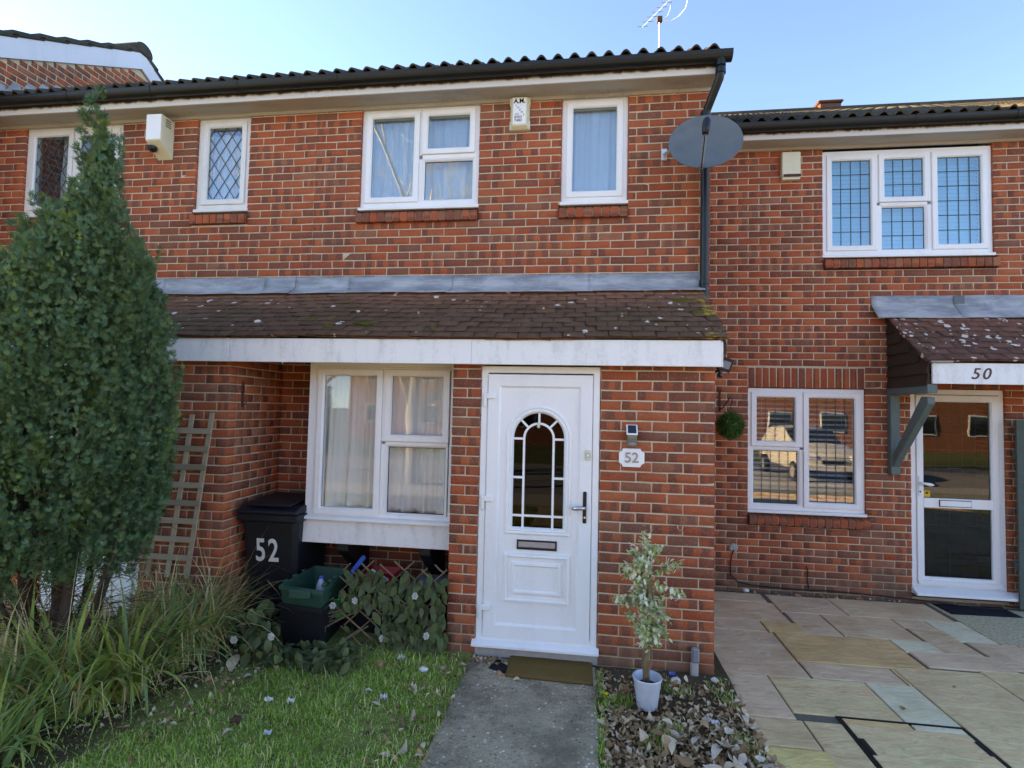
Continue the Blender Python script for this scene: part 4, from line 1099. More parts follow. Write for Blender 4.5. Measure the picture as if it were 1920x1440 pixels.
# ================================================================ things fixed to the houses
# satellite dish
t = thing('satellite_dish', 'dark grey satellite dish on a wall bracket beside the downpipe', 'satellite dish', (.68, 0, 4.1))
nrm = Vector((-.12, -.93, .36)).normalized(); side = nrm.cross(Vector((0, 0, 1))).normalized()*-1; dup = side.cross(nrm)*-1
rollm = Matrix.Rotation(math.radians(-7), 3, nrm); side = rollm @ side; dup = rollm @ dup
cen = Vector((.95, -.44, 4.045)); RX, RZ = .292, .292
loops_f = []; loops_b = []
for ri_ in (0.02, .25, .5, .72, .88, .97, 1.0):
    L = []; Lb = []
    for j in range(40):
        a = 2*math.pi*j/40; d = side*(RX*ri_*math.cos(a))+dup*(RZ*ri_*math.sin(a)); dep = -nrm*(.055*(1-ri_**2))
        L.append(cen+d+dep); Lb.append(cen+d*(1.005 if ri_ == 1 else 1)+dep-nrm*.006)
    loops_f.append(L); loops_b.append(Lb)
obj('reflector', MB().loops(loops_f+loops_b[::-1], True, True, True), 'dish_grey', t, smooth=True)
f0 = cen-dup*.27-nrm*.0; f1 = cen+nrm*.26-dup*.19
obj('lnb_arm', MB().tube([f0-nrm*.03, f0+nrm*.05-dup*.02, f1], .013, 8), 'number_metal', t)
obj('lnb_head', MB().tube([f1-dup*.015, f1+dup*.05, f1+dup*.11, f1+dup*.14], [.024, .032, .032, .02], 12), 'dark_plastic', t, smooth=True)
obj('cable', MB().tube([f1-dup*.02, f1-dup*.06+nrm*.01, f0-dup*.05, (.99, -.1, 3.7), (1.0, -.03, 3.2)], .004, 6), 'cable', t)
obj('wall_plate', MB().box(.655, .705, -.012, 0, 4.09, 4.20), 'aluminium', t, .003)
obj('bracket_arm', MB().tube([(.68, -.01, 4.14), (.72, -.14, 4.12), (.82, -.25, 4.08), cen-nrm*.06], .016, 8), 'aluminium', t)
# alarm boxes
t = thing('alarm_box', 'white alarm bell box with lettering between the upstairs windows of number 52', 'alarm box', (-.65, 0, 4.4))
ab = [(0, -.0), (.0, -.055), (.02, -.075)]
L = []
for (d, y_) in ((0, 0.), (0, -.035), (.022, -.075)):
    L.append([(-.742+d, y_, 4.425+d*1.2), (-.562-d, y_, 4.425+d*1.2), (-.562-d, y_, 4.735-d*.6), (-.742+d, y_, 4.735-d*.6)])
obj('case', MB().loops(L, True, False, True), 'cream_plastic', t, .004)
for sx in (-.749, -.567): obj('side_cheek', MB().box(sx, sx+.012, -.04, 0, 4.66, 4.735).box(sx, sx+.012, -.04, 0, 4.425, 4.51), 'cream_plastic', t, .003)
obj('label_plate', MB().box(-.712, -.592, -.0765, -.0752, 4.468, 4.708), 'white_plastic', t)
text('A.M.', .062, (-.652, -.077, 4.682), 'letter_black', t, 'lettering', .0005, 0, .0018, .92)
for i, ch in enumerate('LARMS'): text(ch, .027, (-.682+i*.0175, -.077, 4.645-i*.024), 'letter_black', t, 'lettering', .0005)
text('020', .026, (-.676, -.077, 4.558), 'letter_grey', t, 'lettering', .0005)
text('8303', .036, (-.664, -.077, 4.529), 'letter_grey', t, 'lettering', .0005, 0, .0008)
text('7480', .036, (-.664, -.077, 4.497), 'letter_grey', t, 'lettering', .0005, 0, .0008)
t = thing('alarm_box', 'deep cream alarm box with side vents beside the diamond leaded windows', 'alarm box', (-4.36, 0, 4.3))
obj('case', MB().prism([(0, 4.30), (0, 4.70), (-.175, 4.70), (-.175, 4.43)], -4.455, -4.285), 'cream_plastic', t, .005)
obj('front_plate', MB().box(-4.452, -4.288, -.179, -.1755, 4.437, 4.697), 'white_plastic', t, .002)
for i in range(4): obj('vent_slot', MB().box(-4.2852, -4.283, -.12, -.05, 4.60+i*.022, 4.609+i*.022), 'letter_black', t)
obj('strobe', MB().lathe([(.045, 4.39), (.045, 4.365), (.03, 4.345), (.002, 4.338)], -4.42, -.12, 16), 'dark_plastic', t, smooth=True)
t = thing('alarm_box', 'plain cream alarm box with brown strip on house 50', 'alarm box', (2.2, YC, 4.37))
obj('case', MB().box(2.10, 2.295, YC-.06, YC, 4.40, 4.68), 'cream_plastic', t, .008)
obj('strip', MB().box(2.115, 2.292, YC-.065, YC-.0602, 4.40, 4.428), 'rusty_metal', t)
obj('base', MB().box(2.105, 2.29, YC-.055, YC, 4.372, 4.398), 'cream_plastic', t, .003)
# aerial
t = thing('television_aerial', 'silver rod television aerial on a mast above the roof ridge', 'aerial', (1.02, RIDGE_A, 6.8))
ab_ = Vector((1.02, RIDGE_A, 7.62))
obj('mast', MB().tube([(1.03, RIDGE_A, 6.7), (1.02, RIDGE_A, 7.74)], .014, 8), 'aluminium', t)
b0, b1 = Vector((.765, RIDGE_A-.06, 7.565)), Vector((1.30, RIDGE_A+.04, 8.16))
obj('boom', MB().tube([b0, b1], .012, 6), 'aluminium', t)
for i in range(8):
    P_ = b0.lerp(b1, i/7.5+.01); e_ = Vector((.075, -.03, -.022))
    obj('director', MB().tube([P_-e_, P_+e_], .006, 5), 'number_metal', t)
obj('strut', MB().tube([(1.05, RIDGE_A, 7.69), (1.14, RIDGE_A, 7.75), (1.18, RIDGE_A, 7.86), (1.19, RIDGE_A, 8.02)], .009, 6), 'aluminium', t)
obj('clamp', MB().box(.985, 1.06, RIDGE_A-.03, RIDGE_A+.03, 7.66, 7.74), 'rusty_metal', t, .004)
obj('cable', MB().tube([(1.05, RIDGE_A, 7.64), (1.11, RIDGE_A-.02, 7.665), (1.17, RIDGE_A-.02, 7.645), (1.3, RIDGE_A, 7.73), (1.4, RIDGE_A, 7.85), (1.46, RIDGE_A, 8.1)], .006, 6), 'white_plastic', t)
# house number plaque and solar lamp
t = thing('house_number_plaque', 'white notched plaque with metal number 52 beside the front door', 'house sign', (.348, YB, 1.38))
xa, xb, za, zb_ = .256, .441, 1.386, 1.522; c_ = .028; P_ = []
for (cx, cz, a0) in ((xa, za, 90), (xb, za, 180), (xb, zb_, 270), (xa, zb_, 0)):
    Lp = [(cx+c_*math.cos(math.radians(a0-a_)), cz+c_*math.sin(math.radians(a0-a_))) for a_ in (0, 30, 60, 90)]
    P_ += Lp
obj('plate', MB().prism(P_, YB-.014, YB-.002, 'y'), 'white_plastic', t, .002)
text('52', .105, (.348, YB-.0155, 1.452), 'number_metal', t, 'numeral', .004, 0, .0015)
t = thing('solar_light', 'small olive solar lamp fixed above the number 52 plaque', 'lamp', (.345, YB, 1.54))
obj('housing', MB().prism([(YB, 1.535), (YB, 1.68), (YB-.02, 1.685), (YB-.052, 1.625), (YB-.052, 1.60), (YB-.03, 1.535)], .312, .382), 'solar_olive', t, .004)
obj('panel_frame', MB().prism([(YB-.010, 1.695), (YB-.014, 1.70), (YB-.058, 1.628), (YB-.054, 1.622)], .306, .388), 'white_plastic', t, .002)
obj('solar_panel', MB().prism([(YB-.019, 1.694), (YB-.021, 1.695), (YB-.055, 1.639), (YB-.053, 1.637)], .317, .377), 'solar_cell', t)
obj('lens', MB().box(.318, .376, YB-.046, YB-.03, 1.545, 1.568), 'grey_plastic', t, .004)
# floodlight beyond the corner of 52
t = thing('floodlight', 'small black floodlight bracketed at the corner under the long porch roof', 'floodlight', (1.0, -.5, 2.15))
R_ = Matrix.Translation((1.095, -.52, 2.185)) @ Matrix.Rotation(math.radians(25), 4, 'Z') @ Matrix.Rotation(math.radians(12), 4, 'Y') @ Matrix.Rotation(math.radians(18), 4, 'X')
def xf(mb, Mx): mb.v = [tuple(Mx @ Vector(v)) for v in mb.v]; return mb
obj('lamp_case', xf(MB().box(-.055, .055, -.018, .018, -.055, .055), R_), 'dark_plastic', t, .004)
obj('lamp_glass', xf(MB().box(-.034, .034, -.0205, -.0182, -.03, .03), R_), 'grey_plastic', t)
obj('sensor', MB().tube([(1.06, -.52, 2.12), (1.05, -.53, 2.09)], .018, 10), 'dark_plastic', t)
obj('arm', MB().tube([(.945, -.5, 2.13), (1.03, -.5, 2.13), (1.07, -.51, 2.15)], .012, 8), 'dark_plastic', t)
# cable clipped on wall 50
tag(obj('wall_cable', MB().tube([(1.62, YC-.012, .33), (1.60, YC-.012, .27), (1.585, YC-.012, .18), (1.59, YC-.012, .06), (1.66, YC-.014, -.01), (1.8, YC-.016, -.035), (2.2, YC-.016, -.05), (2.6, YC-.018, -.045), (3.0, YC-.02, -.06), (3.4, YC-.022, -.075), (3.9, YC-.13, -.085), (4.4, YC-.12, -.08)], .006, 6), 'cable'),
    'thin black cable running along the foot of the wall under the square leaded window', 'cable')
tag(obj('cable_entry_patch', MB().tube([(1.62, YC+.002, .345), (1.62, YC-.012, .345)], [.05, .035], 12), 'kerb_stone'), 'round grey mortar patch where the cable leaves the wall of house 50', 'patch')
tag(obj('crack_cable', MB().tube([(2.36, YC-.006, .2), (2.375, YC-.008, .14), (2.365, YC-.008, .07), (2.38, YC-.01, -.03)], .005, 6), 'cable'), 'short dark cable end rising from the wall foot below the leaded window', 'cable')
# wall eyelet, meter pipe
t = obj('wall_eyelet', MB().tube([(.70+.019*math.cos(a), YB-.02, .965+.019*math.sin(a)) for a in np.linspace(0, 6.28, 17)], .0035, 6).tube([(.70, YB, .984), (.70, YB-.022, .984)], .004, 6), 'chrome')
tag(t, 'small metal ring eyelet screwed into the brickwork near the house corner', 'eyelet')
t = thing('pipe_stub', 'short weathered grey pipe rising at the foot of the wall corner', 'pipe', (.80, YB, -.05))
obj('pipe', MB().box(.775, .83, YB-.045, YB-.002, -.12, .02), 'kerb_stone', t, .01)
obj('pipe_cover', MB().box(.782, .835, YB-.052, YB-.003, .02, .125), 'grey_plastic', t, .012)
# hook strip on the pillar return
tag(obj('wall_hook', MB().box(-2.915, -2.905, -.70, -.68, 1.76, 1.98).tube([(-2.905, -.69, 1.79), (-2.88, -.69, 1.785), (-2.875, -.69, 1.81)], .005, 6), 'rusty_metal'), 'rusty iron hook strip on the brick return wall above the wheelie bin', 'hook')

# ================================================================ ground
def grid(x0, x1, y0, y1, nx, ny, zf):
    V = []; F = []
    for j in range(ny+1):
        for i in range(nx+1):
            x = x0+(x1-x0)*i/nx; y = y0+(y1-y0)*j/ny; V.append((x, y, zf(x, y)))
    for j in range(ny):
        for i in range(nx): F.append((j*(nx+1)+i, j*(nx+1)+i+1, (j+1)*(nx+1)+i+1, (j+1)*(nx+1)+i))
    return np.array(V), np.array(F)
def gz(x, y):
    z = -.105+.02*mnoise.noise((x*1.3, y*1.3, 0))+.008*mnoise.noise((x*5, y*5, 2))
    if x < -.8: z += .02
    if y > -1.15: z += .03*min(1, (y+1.15)/.25)
    if -.9 < x < .2 and y < -.9: z = min(z, -.10)
    return z
me = np_mesh('garden_ground', *grid(-9, 1.045, -7.2, -.05, 200, 150, gz), None, None, True)
struct(link('garden_ground', me, 'ground_soil'))
struct(obj('ground', MB().add([(-400, -400, -.18), (400, -400, -.18), (400, 400, -.18), (-400, 400, -.18)], [(0, 1, 2, 3)]), 'far_ground'))
struct(obj('road', MB().add([(-200, -16, -.172), (200, -16, -.172), (200, -8.6, -.172), (-200, -8.6, -.172)], [(0, 1, 2, 3)]), 'pale_bounce_road'))
struct(obj('pavement', MB().box(-200, 200, -8.6, -7.3, -.179, -.06), 'kerb_stone'))  # unseen paving, kept pale to throw more light back at the houses
# path, slightly ragged edges
V = []; F = []; n = 60
for i in range(n+1):
    y = -.84-(7.3-.84)*i/n
    l = -.825+.018*mnoise.noise((0, y*4, 1))+.012*mnoise.noise((0, y*14, 1)); r_ = .105+.016*mnoise.noise((3, y*4, 1))+.01*mnoise.noise((3, y*13, 1))
    for (x, z) in ((l-.012, -.14), (l, -.083), (l+.03, -.078), (l*.5+r_*.5, -.074), (r_-.03, -.078), (r_, -.083), (r_+.012, -.14)): V.append((x, y, z))
for i in range(n):
    for j in range(6): F.append((i*7+j, i*7+j+1, (i+1)*7+j+1, (i+1)*7+j))
struct(link('path', np_mesh('path', V, F, None, None, True), 'path_concrete'))
# patio
patio = struct(obj('patio', MB().box(1.02, 8., -6.5, 1.22, -.17, -.108).box(.95, 1.02, -.72, 1.22, -.17, -.108), 'slab_joint'))
J = .006; ZP = -.098
S = [(1.1,1.865,.875,1.13,'blue'),(.96,1.905,.362,.872,'grey'),(1.91,2.52,.645,1.13,'lilac'),(2.525,3.46,.66,1.15,'grey'),(.96,1.622,.105,.36,'blue'),(1.627,1.945,.112,.36,'olive'),
     (1.932,2.25,.125,.64,'lilac'),(2.255,2.88,.135,.645,'grey'),(2.885,3.172,.44,.657,'lilac'),(2.905,3.205,-.082,.435,'grey'),(3.178,3.51,.2,.70,'pale'),(3.235,3.62,-.31,.195,'lilac'),
     (.955,1.655,-.71,.10,'blue'),(1.66,2.60,-.44,.118,'olive'),(2.605,2.92,-.11,.14,'pale'),(2.63,3.262,-.365,-.088,'lilac'),(1.667,2.307,-.70,-.445,'blue'),(2.34,2.97,-.955,-.40,'pink'),(2.312,2.335,-.699,-.445,'pink'),
     (2.975,3.62,-.92,-.345,'beige'),(1.02,1.345,-1.295,-.716,'lilac'),(1.35,2.008,-1.209,-.714,'beige'),(2.013,2.335,-1.209,-.704,'pale'),(2.34,3.0,-1.62,-.960,'beige'),(1.04,1.372,-1.598,-1.30,'pink'),
     (1.04,1.39,-2.1,-1.605,'yellow'),(1.378,1.60,-2.2,-1.295,'beige'),(3.005,3.62,-1.6,-.925,'lilac'),(1.04,1.37,-2.7,-2.105,'grey'),(1.395,2.335,-2.8,-2.205,'olive'),(2.34,3.0,-2.4,-1.625,'grey'),(3.005,3.62,-2.3,-1.605,'pink')]
random.seed(5)
x = 1.04
for (yy0, yy1) in ((-3.4, -2.81), (-4.0, -3.405), (-4.9, -4.005), (-5.5, -4.905), (-6.4, -5.505)):
    x = 1.04
    while x < 7.8:
        wd = random.choice((.3, .6, .6, .9)); S.append((x, x+wd-.01, yy0, yy1-.01, random.choice(('grey', 'beige', 'olive', 'lilac', 'pink', 'blue')))); x += wd
for (yy0, yy1) in ((-2.8, -2.31), (-2.3, -1.61), (-1.6, -.93), (-.92, -.32), (-.31, .19)):
    x = 3.63
    while x < 7.8:
        wd = random.choice((.3, .6, .6, .9)); S.append((x, x+wd-.01, yy0, yy1-.01, random.choice(('grey', 'beige', 'olive', 'lilac', 'pink', 'blue')))); x += wd
for (a, b, c_, d_, m_) in S:
    a += J/2; b -= J/2; c_ += J/2; d_ -= J/2; dz = random.gauss(0, .0015)
    mb = MB(); n = 7; L0, L1, L2 = [], [], []
    pts = [(a+(b-a)*i/n, c_) for i in range(n)]+[(b, c_+(d_-c_)*i/n) for i in range(n)]+[(b-(b-a)*i/n, d_) for i in range(n)]+[(a, d_-(d_-c_)*i/n) for i in range(n)]
    cx, cy = (a+b)/2, (c_+d_)/2
    for (px_, py_) in pts:
        j_ = .0035*mnoise.noise((px_*16, py_*16, m_ == 'grey')); ux, uy = (px_-cx), (py_-cy); ll = math.hypot(ux, uy); ux /= ll; uy /= ll
        L0.append((px_+ux*j_, py_+uy*j_, ZP-.05)); L1.append((px_+ux*j_, py_+uy*j_, ZP-.005+dz)); L2.append((px_+ux*(j_-.006), py_+uy*(j_-.006), ZP+dz))
    mb.loops([L0, L1, L2], True, False, True)
    obj('paving_slab', mb, 'slab_'+m_, patio)
pad = struct(obj('door_pad', MB().box(3.515, 5.5, .2, 1.215, -.16, -.099), 'pad_concrete'))
# recessed inspection cover with stone inlay
t = thing('manhole_cover', 'recessed manhole tray with stone slab inlay and black steel edges', 'manhole cover', (2.0, -1.6, -.1))
mb = MB()
for (a, b, c_, d_) in ((1.600, 1.612, -2.2, -1.212), (1.616, 1.626, -2.2, -1.226), (1.612, 2.336, -1.224, -1.212), (2.316, 2.336, -2.2, -1.226)): mb.box(a, b, c_, d_, -.125, ZP+.002)
obj('frame', mb, 'black_metal', t)
obj('inlay_slab', MB().box(1.630, 2.312, -2.2, -1.292, -.12, ZP+.001), 'slab_beige', t, .003)
obj('inlay_slab', MB().box(1.630, 2.012, -1.286, -1.232, -.12, ZP+.0005), 'slab_olive', t, .002)
obj('inlay_slab', MB().box(2.03, 2.312, -1.286, -1.232, -.12, ZP+.0005), 'slab_pale', t, .002)
obj('lifting_slot', MB().box(1.627, 1.66, -1.60, -1.44, -.13, ZP+.003), 'black_metal', t, .004)
obj('lifting_slot', MB().box(2.29, 2.317, -1.50, -1.36, -.13, ZP+.003), 'black_metal', t, .004)
# mats
def mat_mesh(P_, th, seed):
    V = []; F = []; nx, ny = 34, 18; (A, B, Cc, D) = [Vector(p) for p in P_]
    for top in (1, 0):
        for j in range(ny+1):
            for i in range(nx+1):
                u, v = i/nx, j/ny; p_ = (A*(1-u)+B*u)*(1-v)+(D*(1-u)+Cc*u)*v
                z = p_.z+(th if top else 0)
                if top: z += .003*mnoise.noise((p_.x*9, p_.y*9, seed))+.0015*mnoise.noise((p_.x*60, p_.y*60, seed))-(.005 if i in (0, nx) or j in (0, ny) else 0)
                V.append((p_.x, p_.y, z))
    n = (nx+1)*(ny+1)
    for j in range(ny):
        for i in range(nx):
            a = j*(nx+1)+i; F += [(a, a+1, a+nx+2, a+nx+1), (n+a, n+a+nx+1, n+a+nx+2, n+a+1)]
    for i in range(nx): F += [(i, n+i, n+i+1, i+1), (ny*(nx+1)+i+1, n+ny*(nx+1)+i+1, n+ny*(nx+1)+i, ny*(nx+1)+i)]
    for j in range(ny): F += [(j*(nx+1), (j+1)*(nx+1), n+(j+1)*(nx+1), n+j*(nx+1)), (j*(nx+1)+nx, n+j*(nx+1)+nx, n+(j+1)*(nx+1)+nx, (j+1)*(nx+1)+nx)]
    return np_mesh('door_mat', V, F, None, None, True)
tag(link('door_mat', mat_mesh([(-.522, -1.14, -.074), (.086, -1.155, -.074), (.083, -.80, -.074), (-.53, -.81, -.074)], .02, 1), 'door_mat_coir'), 'worn brown coir door mat on the path before the arched front door', 'door mat')
tag(link('rubber_scrap', mat_mesh([(-.66, -1.04, -.073), (-.528, -1.10, -.073), (-.532, -.92, -.073), (-.62, -.90, -.073)], .008, 4), 'rubber_mat'), 'scrap of black rubber mat poking out beside the coir door mat', 'mat')
tag(link('door_mat', mat_mesh([(3.555, .89, -.098), (4.20, .92, -.098), (4.2, 1.19, -.098), (3.54, 1.18, -.098)], .009, 2), 'rubber_mat'), 'black rubber door mat on the concrete pad outside number 50', 'door mat')

# ================================================================ bins and boxes
t = thing('wheelie_bin', 'black wheelie bin with white number 52 standing in the porch recess', 'wheelie bin', (-2.58, -.45, -.08))
fb = -.72; L = []
for (z, x0_, x1_, yf, ybk) in ((-.07, -2.80, -2.40, -.62, -.16), (.05, -2.815, -2.385, -.635, -.15), (.75, -2.85, -2.352, fb, -.12), (.81, -2.852, -2.35, fb-.005, -.118)):
    c_ = .035
    L.append([(x0_+c_, yf, z), (x1_-c_, yf, z), (x1_, yf+c_, z), (x1_, ybk-c_, z), (x1_-c_, ybk, z), (x0_+c_, ybk, z), (x0_, ybk-c_, z), (x0_, yf+c_, z)])
obj('body', MB().loops(L, True, True, True), 'bin_plastic', t, .006)
obj('rim', MB().box(-2.875, -2.325, fb-.035, -.10, .812, .875), 'bin_plastic', t, .012, False, 2)
lid = MB().prism([(fb-.05, .878), (fb-.05, .905), (fb+.03, .935), (-.35, .96), (-.13, .945), (-.12, .88)], -2.865, -2.335)
lid.prism([(fb-.03, .94), (-.3, .97), (-.3, .99), (fb+.0, .965)], -2.80, -2.40)
obj('lid', lid, 'bin_plastic', t, .012, False, 2)
obj('handle', MB().tube([(-2.8, -.09, .88), (-2.40, -.09, .88)], .018, 8), 'bin_plastic', t)
for x in (-2.80, -2.40): obj('wheel', MB().tube([(x-.03, -.13, .02), (x+.03, -.13, .02)], .10, 18), 'tyre', t)
text('5', .27, (-2.675, -.7035, .56), 'paper_white', t, 'numeral', .001, 0, .0045, .72, rotx=math.pi/2+.113)
text('2', .27, (-2.56, -.7035, .56), 'paper_white', t, 'numeral', .001, 0, .0045, .72, rotx=math.pi/2+.113)
def tub(name, label, mat, corners, zb_, zt, taper, rimw, cat, parent_lab=None):
    """open box from four rim corners (front-left, front-right, back-right, back-left)"""
    t_ = thing(name, label, cat, (sum(c[0] for c in corners)/4, sum(c[1] for c in corners)/4, zb_))
    cx = sum(c[0] for c in corners)/4; cy = sum(c[1] for c in corners)/4
    def lp(s, z): return [(cx+(x-cx)*s, cy+(y-cy)*s, z) for x, y in corners]
    obj('body', MB().loops([lp(taper*.95, zb_+.012), lp(.96, zt), lp(1., zt), lp(1.0, zt-.015), lp(taper, zb_)], True, True, True), mat, t_, .004)
    rm = MB().loops([lp(1.001, zt-.03), lp(1+rimw, zt-.03), lp(1+rimw, zt+.004), lp(.97, zt+.004), lp(.97, zt-.02)])
    obj('rim', rm, mat, t_, .003)
    return t_, (cx, cy)
cb = [(-2.30, -1.02), (-1.925, -1.085), (-1.985, -.50), (-2.29, -.50)]
tub('recycling_box', 'black plastic box on the ground holding the green recycling box', 'dark_plastic', cb, -.06, .265, .88, .03, 'box')
t, _ = tub('recycling_box', 'open green recycling box resting in a black box beside the wheelie bin', 'green_plastic', cb, .16, .40, .86, .045, 'box')
obj('handle_lip', MB().box(-2.19, -2.02, -1.098, -1.06, .335, .40), 'green_plastic', t, .006)
for i in range(5): obj('lid_lug', MB().box(-1.99+.0, -1.955, -.98+i*.1, -.94+i*.1, .395, .418), 'green_plastic', t, .006)
for i in range(3): obj('lid_lug', MB().box(-2.325, -2.30, -.95+i*.14, -.90+i*.14, .395, .415), 'green_plastic', t, .006)
b = thing('plastic_bottle', 'clear plastic bottle lying in the green recycling box', 'bottle', (-2.12, -.7, .18))
obj('bottle_body', MB().lathe([(.001, .175), (.035, .18), (.038, .25), (.038, .31), (.03, .34), (.014, .375)], -2.12, -.72, 14), 'clear_plastic', b, smooth=True)
obj('bottle_cap', MB().lathe([(.016, .374), (.016, .392), (.001, .394)], -2.12, -.72, 12), 'blue_label', b)
# clutter behind the ivy lattice
tag(obj('toy_board', xf(MB().box(-.02, .02, -.01, .01, -.14, .14), Matrix.Translation((-1.93, -.5, .40)) @ Matrix.Rotation(math.radians(38), 4, 'Y')), 'blue_plastic', None, .006), 'bright blue plastic slat leaning behind the ivy lattice', 'plastic slat')
tag(obj('plastic_tray', MB().loops([rectloop2 for rectloop2 in ([(-1.86, -.62, .30), (-1.58, -.62, .30), (-1.58, -.28, .30), (-1.86, -.28, .30)], [(-1.88, -.64, .37), (-1.56, -.64, .37), (-1.56, -.26, .37), (-1.88, -.26, .37)], [(-1.86, -.62, .37), (-1.58, -.62, .37), (-1.58, -.28, .37), (-1.86, -.28, .37)], [(-1.84, -.6, .31), (-1.6, -.6, .31), (-1.6, -.3, .31), (-1.84, -.3, .31)])], True, True, True), 'red_plastic'), 'red plastic tray stacked behind the ivy lattice', 'tray')
tag(obj('storage_crate', MB().box(-1.86, -1.12, -.66, -.24, -.08, .295), 'dark_plastic', None, .02), 'dark crate under the bay window behind the ivy lattice', 'crate')
tag(obj('lid_panel', MB().box(-1.42, -1.1, -.66, -.3, .30, .335), 'grey_plastic', None, .01), 'grey box lid on the crate behind the ivy lattice', 'lid')
tag(obj('teal_spatula', xf(MB().box(-.012, .012, -.004, .004, -.08, .08), Matrix.Translation((-1.62, -.72, .43)) @ Matrix.Rotation(math.radians(-62), 4, 'Y')), 'teal_plastic', None, .003), 'teal plastic strip sticking up behind the ivy lattice', 'plastic strip')
tag(obj('green_tub', MB().lathe([(.05, .12), (.065, .26), (.07, .262), (.068, .268), (.06, .262), (.046, .13), (.001, .13)], -1.93, -.80, 18), 'bright_green', None, 0, True), 'bright green plastic tub beside the ivy lattice end', 'tub')

# ================================================================ leaves: shapes
def leaf_shape(L, wd, curl, cup, n=5, point=1.0):
    """leaf lying in xy, tip at +y, centred; 3 strips"""
    V = []; F = []
    for j in range(n+1):
        t = j/n; y = L*(t-.5); hw = wd/2*math.sin(math.pi*min(1, t*.93+.05))**(.75)*(1 if t < .6 else (1-(t-.6)/.4*.35*point))
        if j == n: hw = wd*.03
        zz = curl*((t-.5)**2)*4*L*.25
        for s_ in (-1, 0, 1): V.append((s_*hw, y, zz+(cup*hw*abs(s_))))
    for j in range(n):
        for s_ in range(2): a = j*3+s_; F.append((a, a+1, a+4, a+3))
    return np.array(V, float), np.array(F)
def rand_rot(rs, tilt):
    a = rs.random()*6.283; M_ = Matrix.Rotation(rs.normal(0, tilt), 3, 'X') @ Matrix.Rotation(rs.normal(0, tilt), 3, 'Y')
    return np.array(Matrix.Rotation(a, 3, 'Z') @ M_)
def scatter_mesh(name, shapes, places, rs, tilt, smin, smax, rnd_fn=None):
    Vs, Fs, Rs = [], [], []; o_ = 0
    for (x, y, z) in places:
        V, F = shapes[rs.integers(len(shapes))]; R3 = rand_rot(rs, tilt); s_ = smin+(smax-smin)*rs.random()
        Vs.append((V*s_) @ R3.T+np.array((x, y, z))); Fs.append(F+o_); o_ += len(V); Rs.append(np.full(len(V), rs.random()))
    return np_mesh(name, np.concatenate(Vs), np.concatenate(Fs), np.concatenate(Rs), None, True)

# ---------------------------------------------------------------- ivy lattice
t = thing('ivy_lattice', 'willow lattice screen with artificial ivy leaves and white roses below the bay', 'lattice screen', (-1.5, -.88, -.08))
LX0, LX1, LZ0, LZ1, LY = -1.83, -1.02, -.06, .56, -.885
sp = .152; th = math.atan2(.105, .076)
random.seed(21)
for fam in (1, -1):
    k0 = -8
    for k_ in range(-9, 16):
        # z = fam*m*(x - xk), slope ~ 1.05 / -.75
        m_ = .95 if fam == 1 else -.78
        xk = LX0+k_*.155
        za, zb_ = LZ0, LZ1+random.uniform(-.01, .05)
        P_ = []
        xa = xk if fam == 1 else xk; xb = xk+(zb_-za)/m_
        (x1_, z1_), (x2_, z2_) = (xa, za), (xb, zb_)
        def clipx(X): return z1_+(X-x1_)*(z2_-z1_)/(x2_-x1_)
        lo, hi = LX0+random.uniform(-.06, .06), LX1+random.uniform(-.02, .0)
        if max(x1_, x2_) < lo+.03 or min(x1_, x2_) > hi-.03: continue
        def cl(x_, z_):
            if x_ < lo: return (lo, clipx(lo))
            if x_ > hi: return (hi, clipx(hi))
            return (x_, z_)
        A, B = cl(x1_, z1_), cl(x2_, z2_)
        if fam == 1 and A[0] < -1.4 and random.random() < .2: continue
        yb = LY+(.004 if fam == 1 else -.016)
        obj('lattice_slat', MB().tube([(A[0], yb, A[1]), ((A[0]+B[0])/2, yb+random.gauss(0, .006), (A[1]+B[1])/2), (B[0], yb+random.gauss(0, .01), B[1])], .0058, 5), 'twig', t)
for i in range(13):     # broken ends splaying out on the left
    a0 = Vector((-1.80+random.gauss(0, .12), LY+.0, .20+random.gauss(0, .1))); an = math.radians(random.uniform(195, 235)); ln = random.uniform(.2, .42)
    obj('broken_slat', MB().tube([a0, a0+Vector((math.cos(an)*ln, -random.uniform(0, .12), math.sin(an)*ln*.75))], .0055, 5), 'twig', t)
ivs = []
for v_ in range(5):
    rs = np.random.default_rng(40+v_); V, F = leaf_shape(.085+.025*rs.random(), .050+.012*rs.random(), rs.normal(0, .5), rs.uniform(-.6, .0), 6, 1.6)
    me = np_mesh('ivy_leaf', V, F, np.zeros(len(V)), None, True); me.materials.append(MAT['ivy_leaf']); ivs.append(me)
rs = np.random.default_rng(77)
def put_leaf(parent, x, y, z, tilt=.35, s=1., hang=True):
    o = bpy.data.objects.new('leaf', ivs[rs.integers(5)]); C.objects.link(o); o.parent = parent
    o.matrix_parent_inverse = Matrix.Translation(-world_loc(parent)); o.location = (x, y, z)
    if hang: o.rotation_euler = (math.pi/2+rs.normal(0, tilt)+math.pi*0, rs.normal(0, .5)+math.pi, rs.normal(0, .45))
    else: o.rotation_euler = (rs.normal(.3, .4), rs.normal(0, .4), rs.random()*6.28)
    f_ = s*rs.uniform(.75, 1.2); o.scale = (f_, f_, f_)
n_ = 0
while n_ < 260:
    x, z = rs.uniform(LX0, LX1), rs.uniform(LZ0-.0, LZ1-.06)
    if z < .2 and x < -1.52 and rs.random() < .88: continue
    if z > .42 and rs.random() < .5: continue
    put_leaf(t, x, LY-.02-abs(rs.normal(0, .02)), z); n_ += 1
rose_m = []
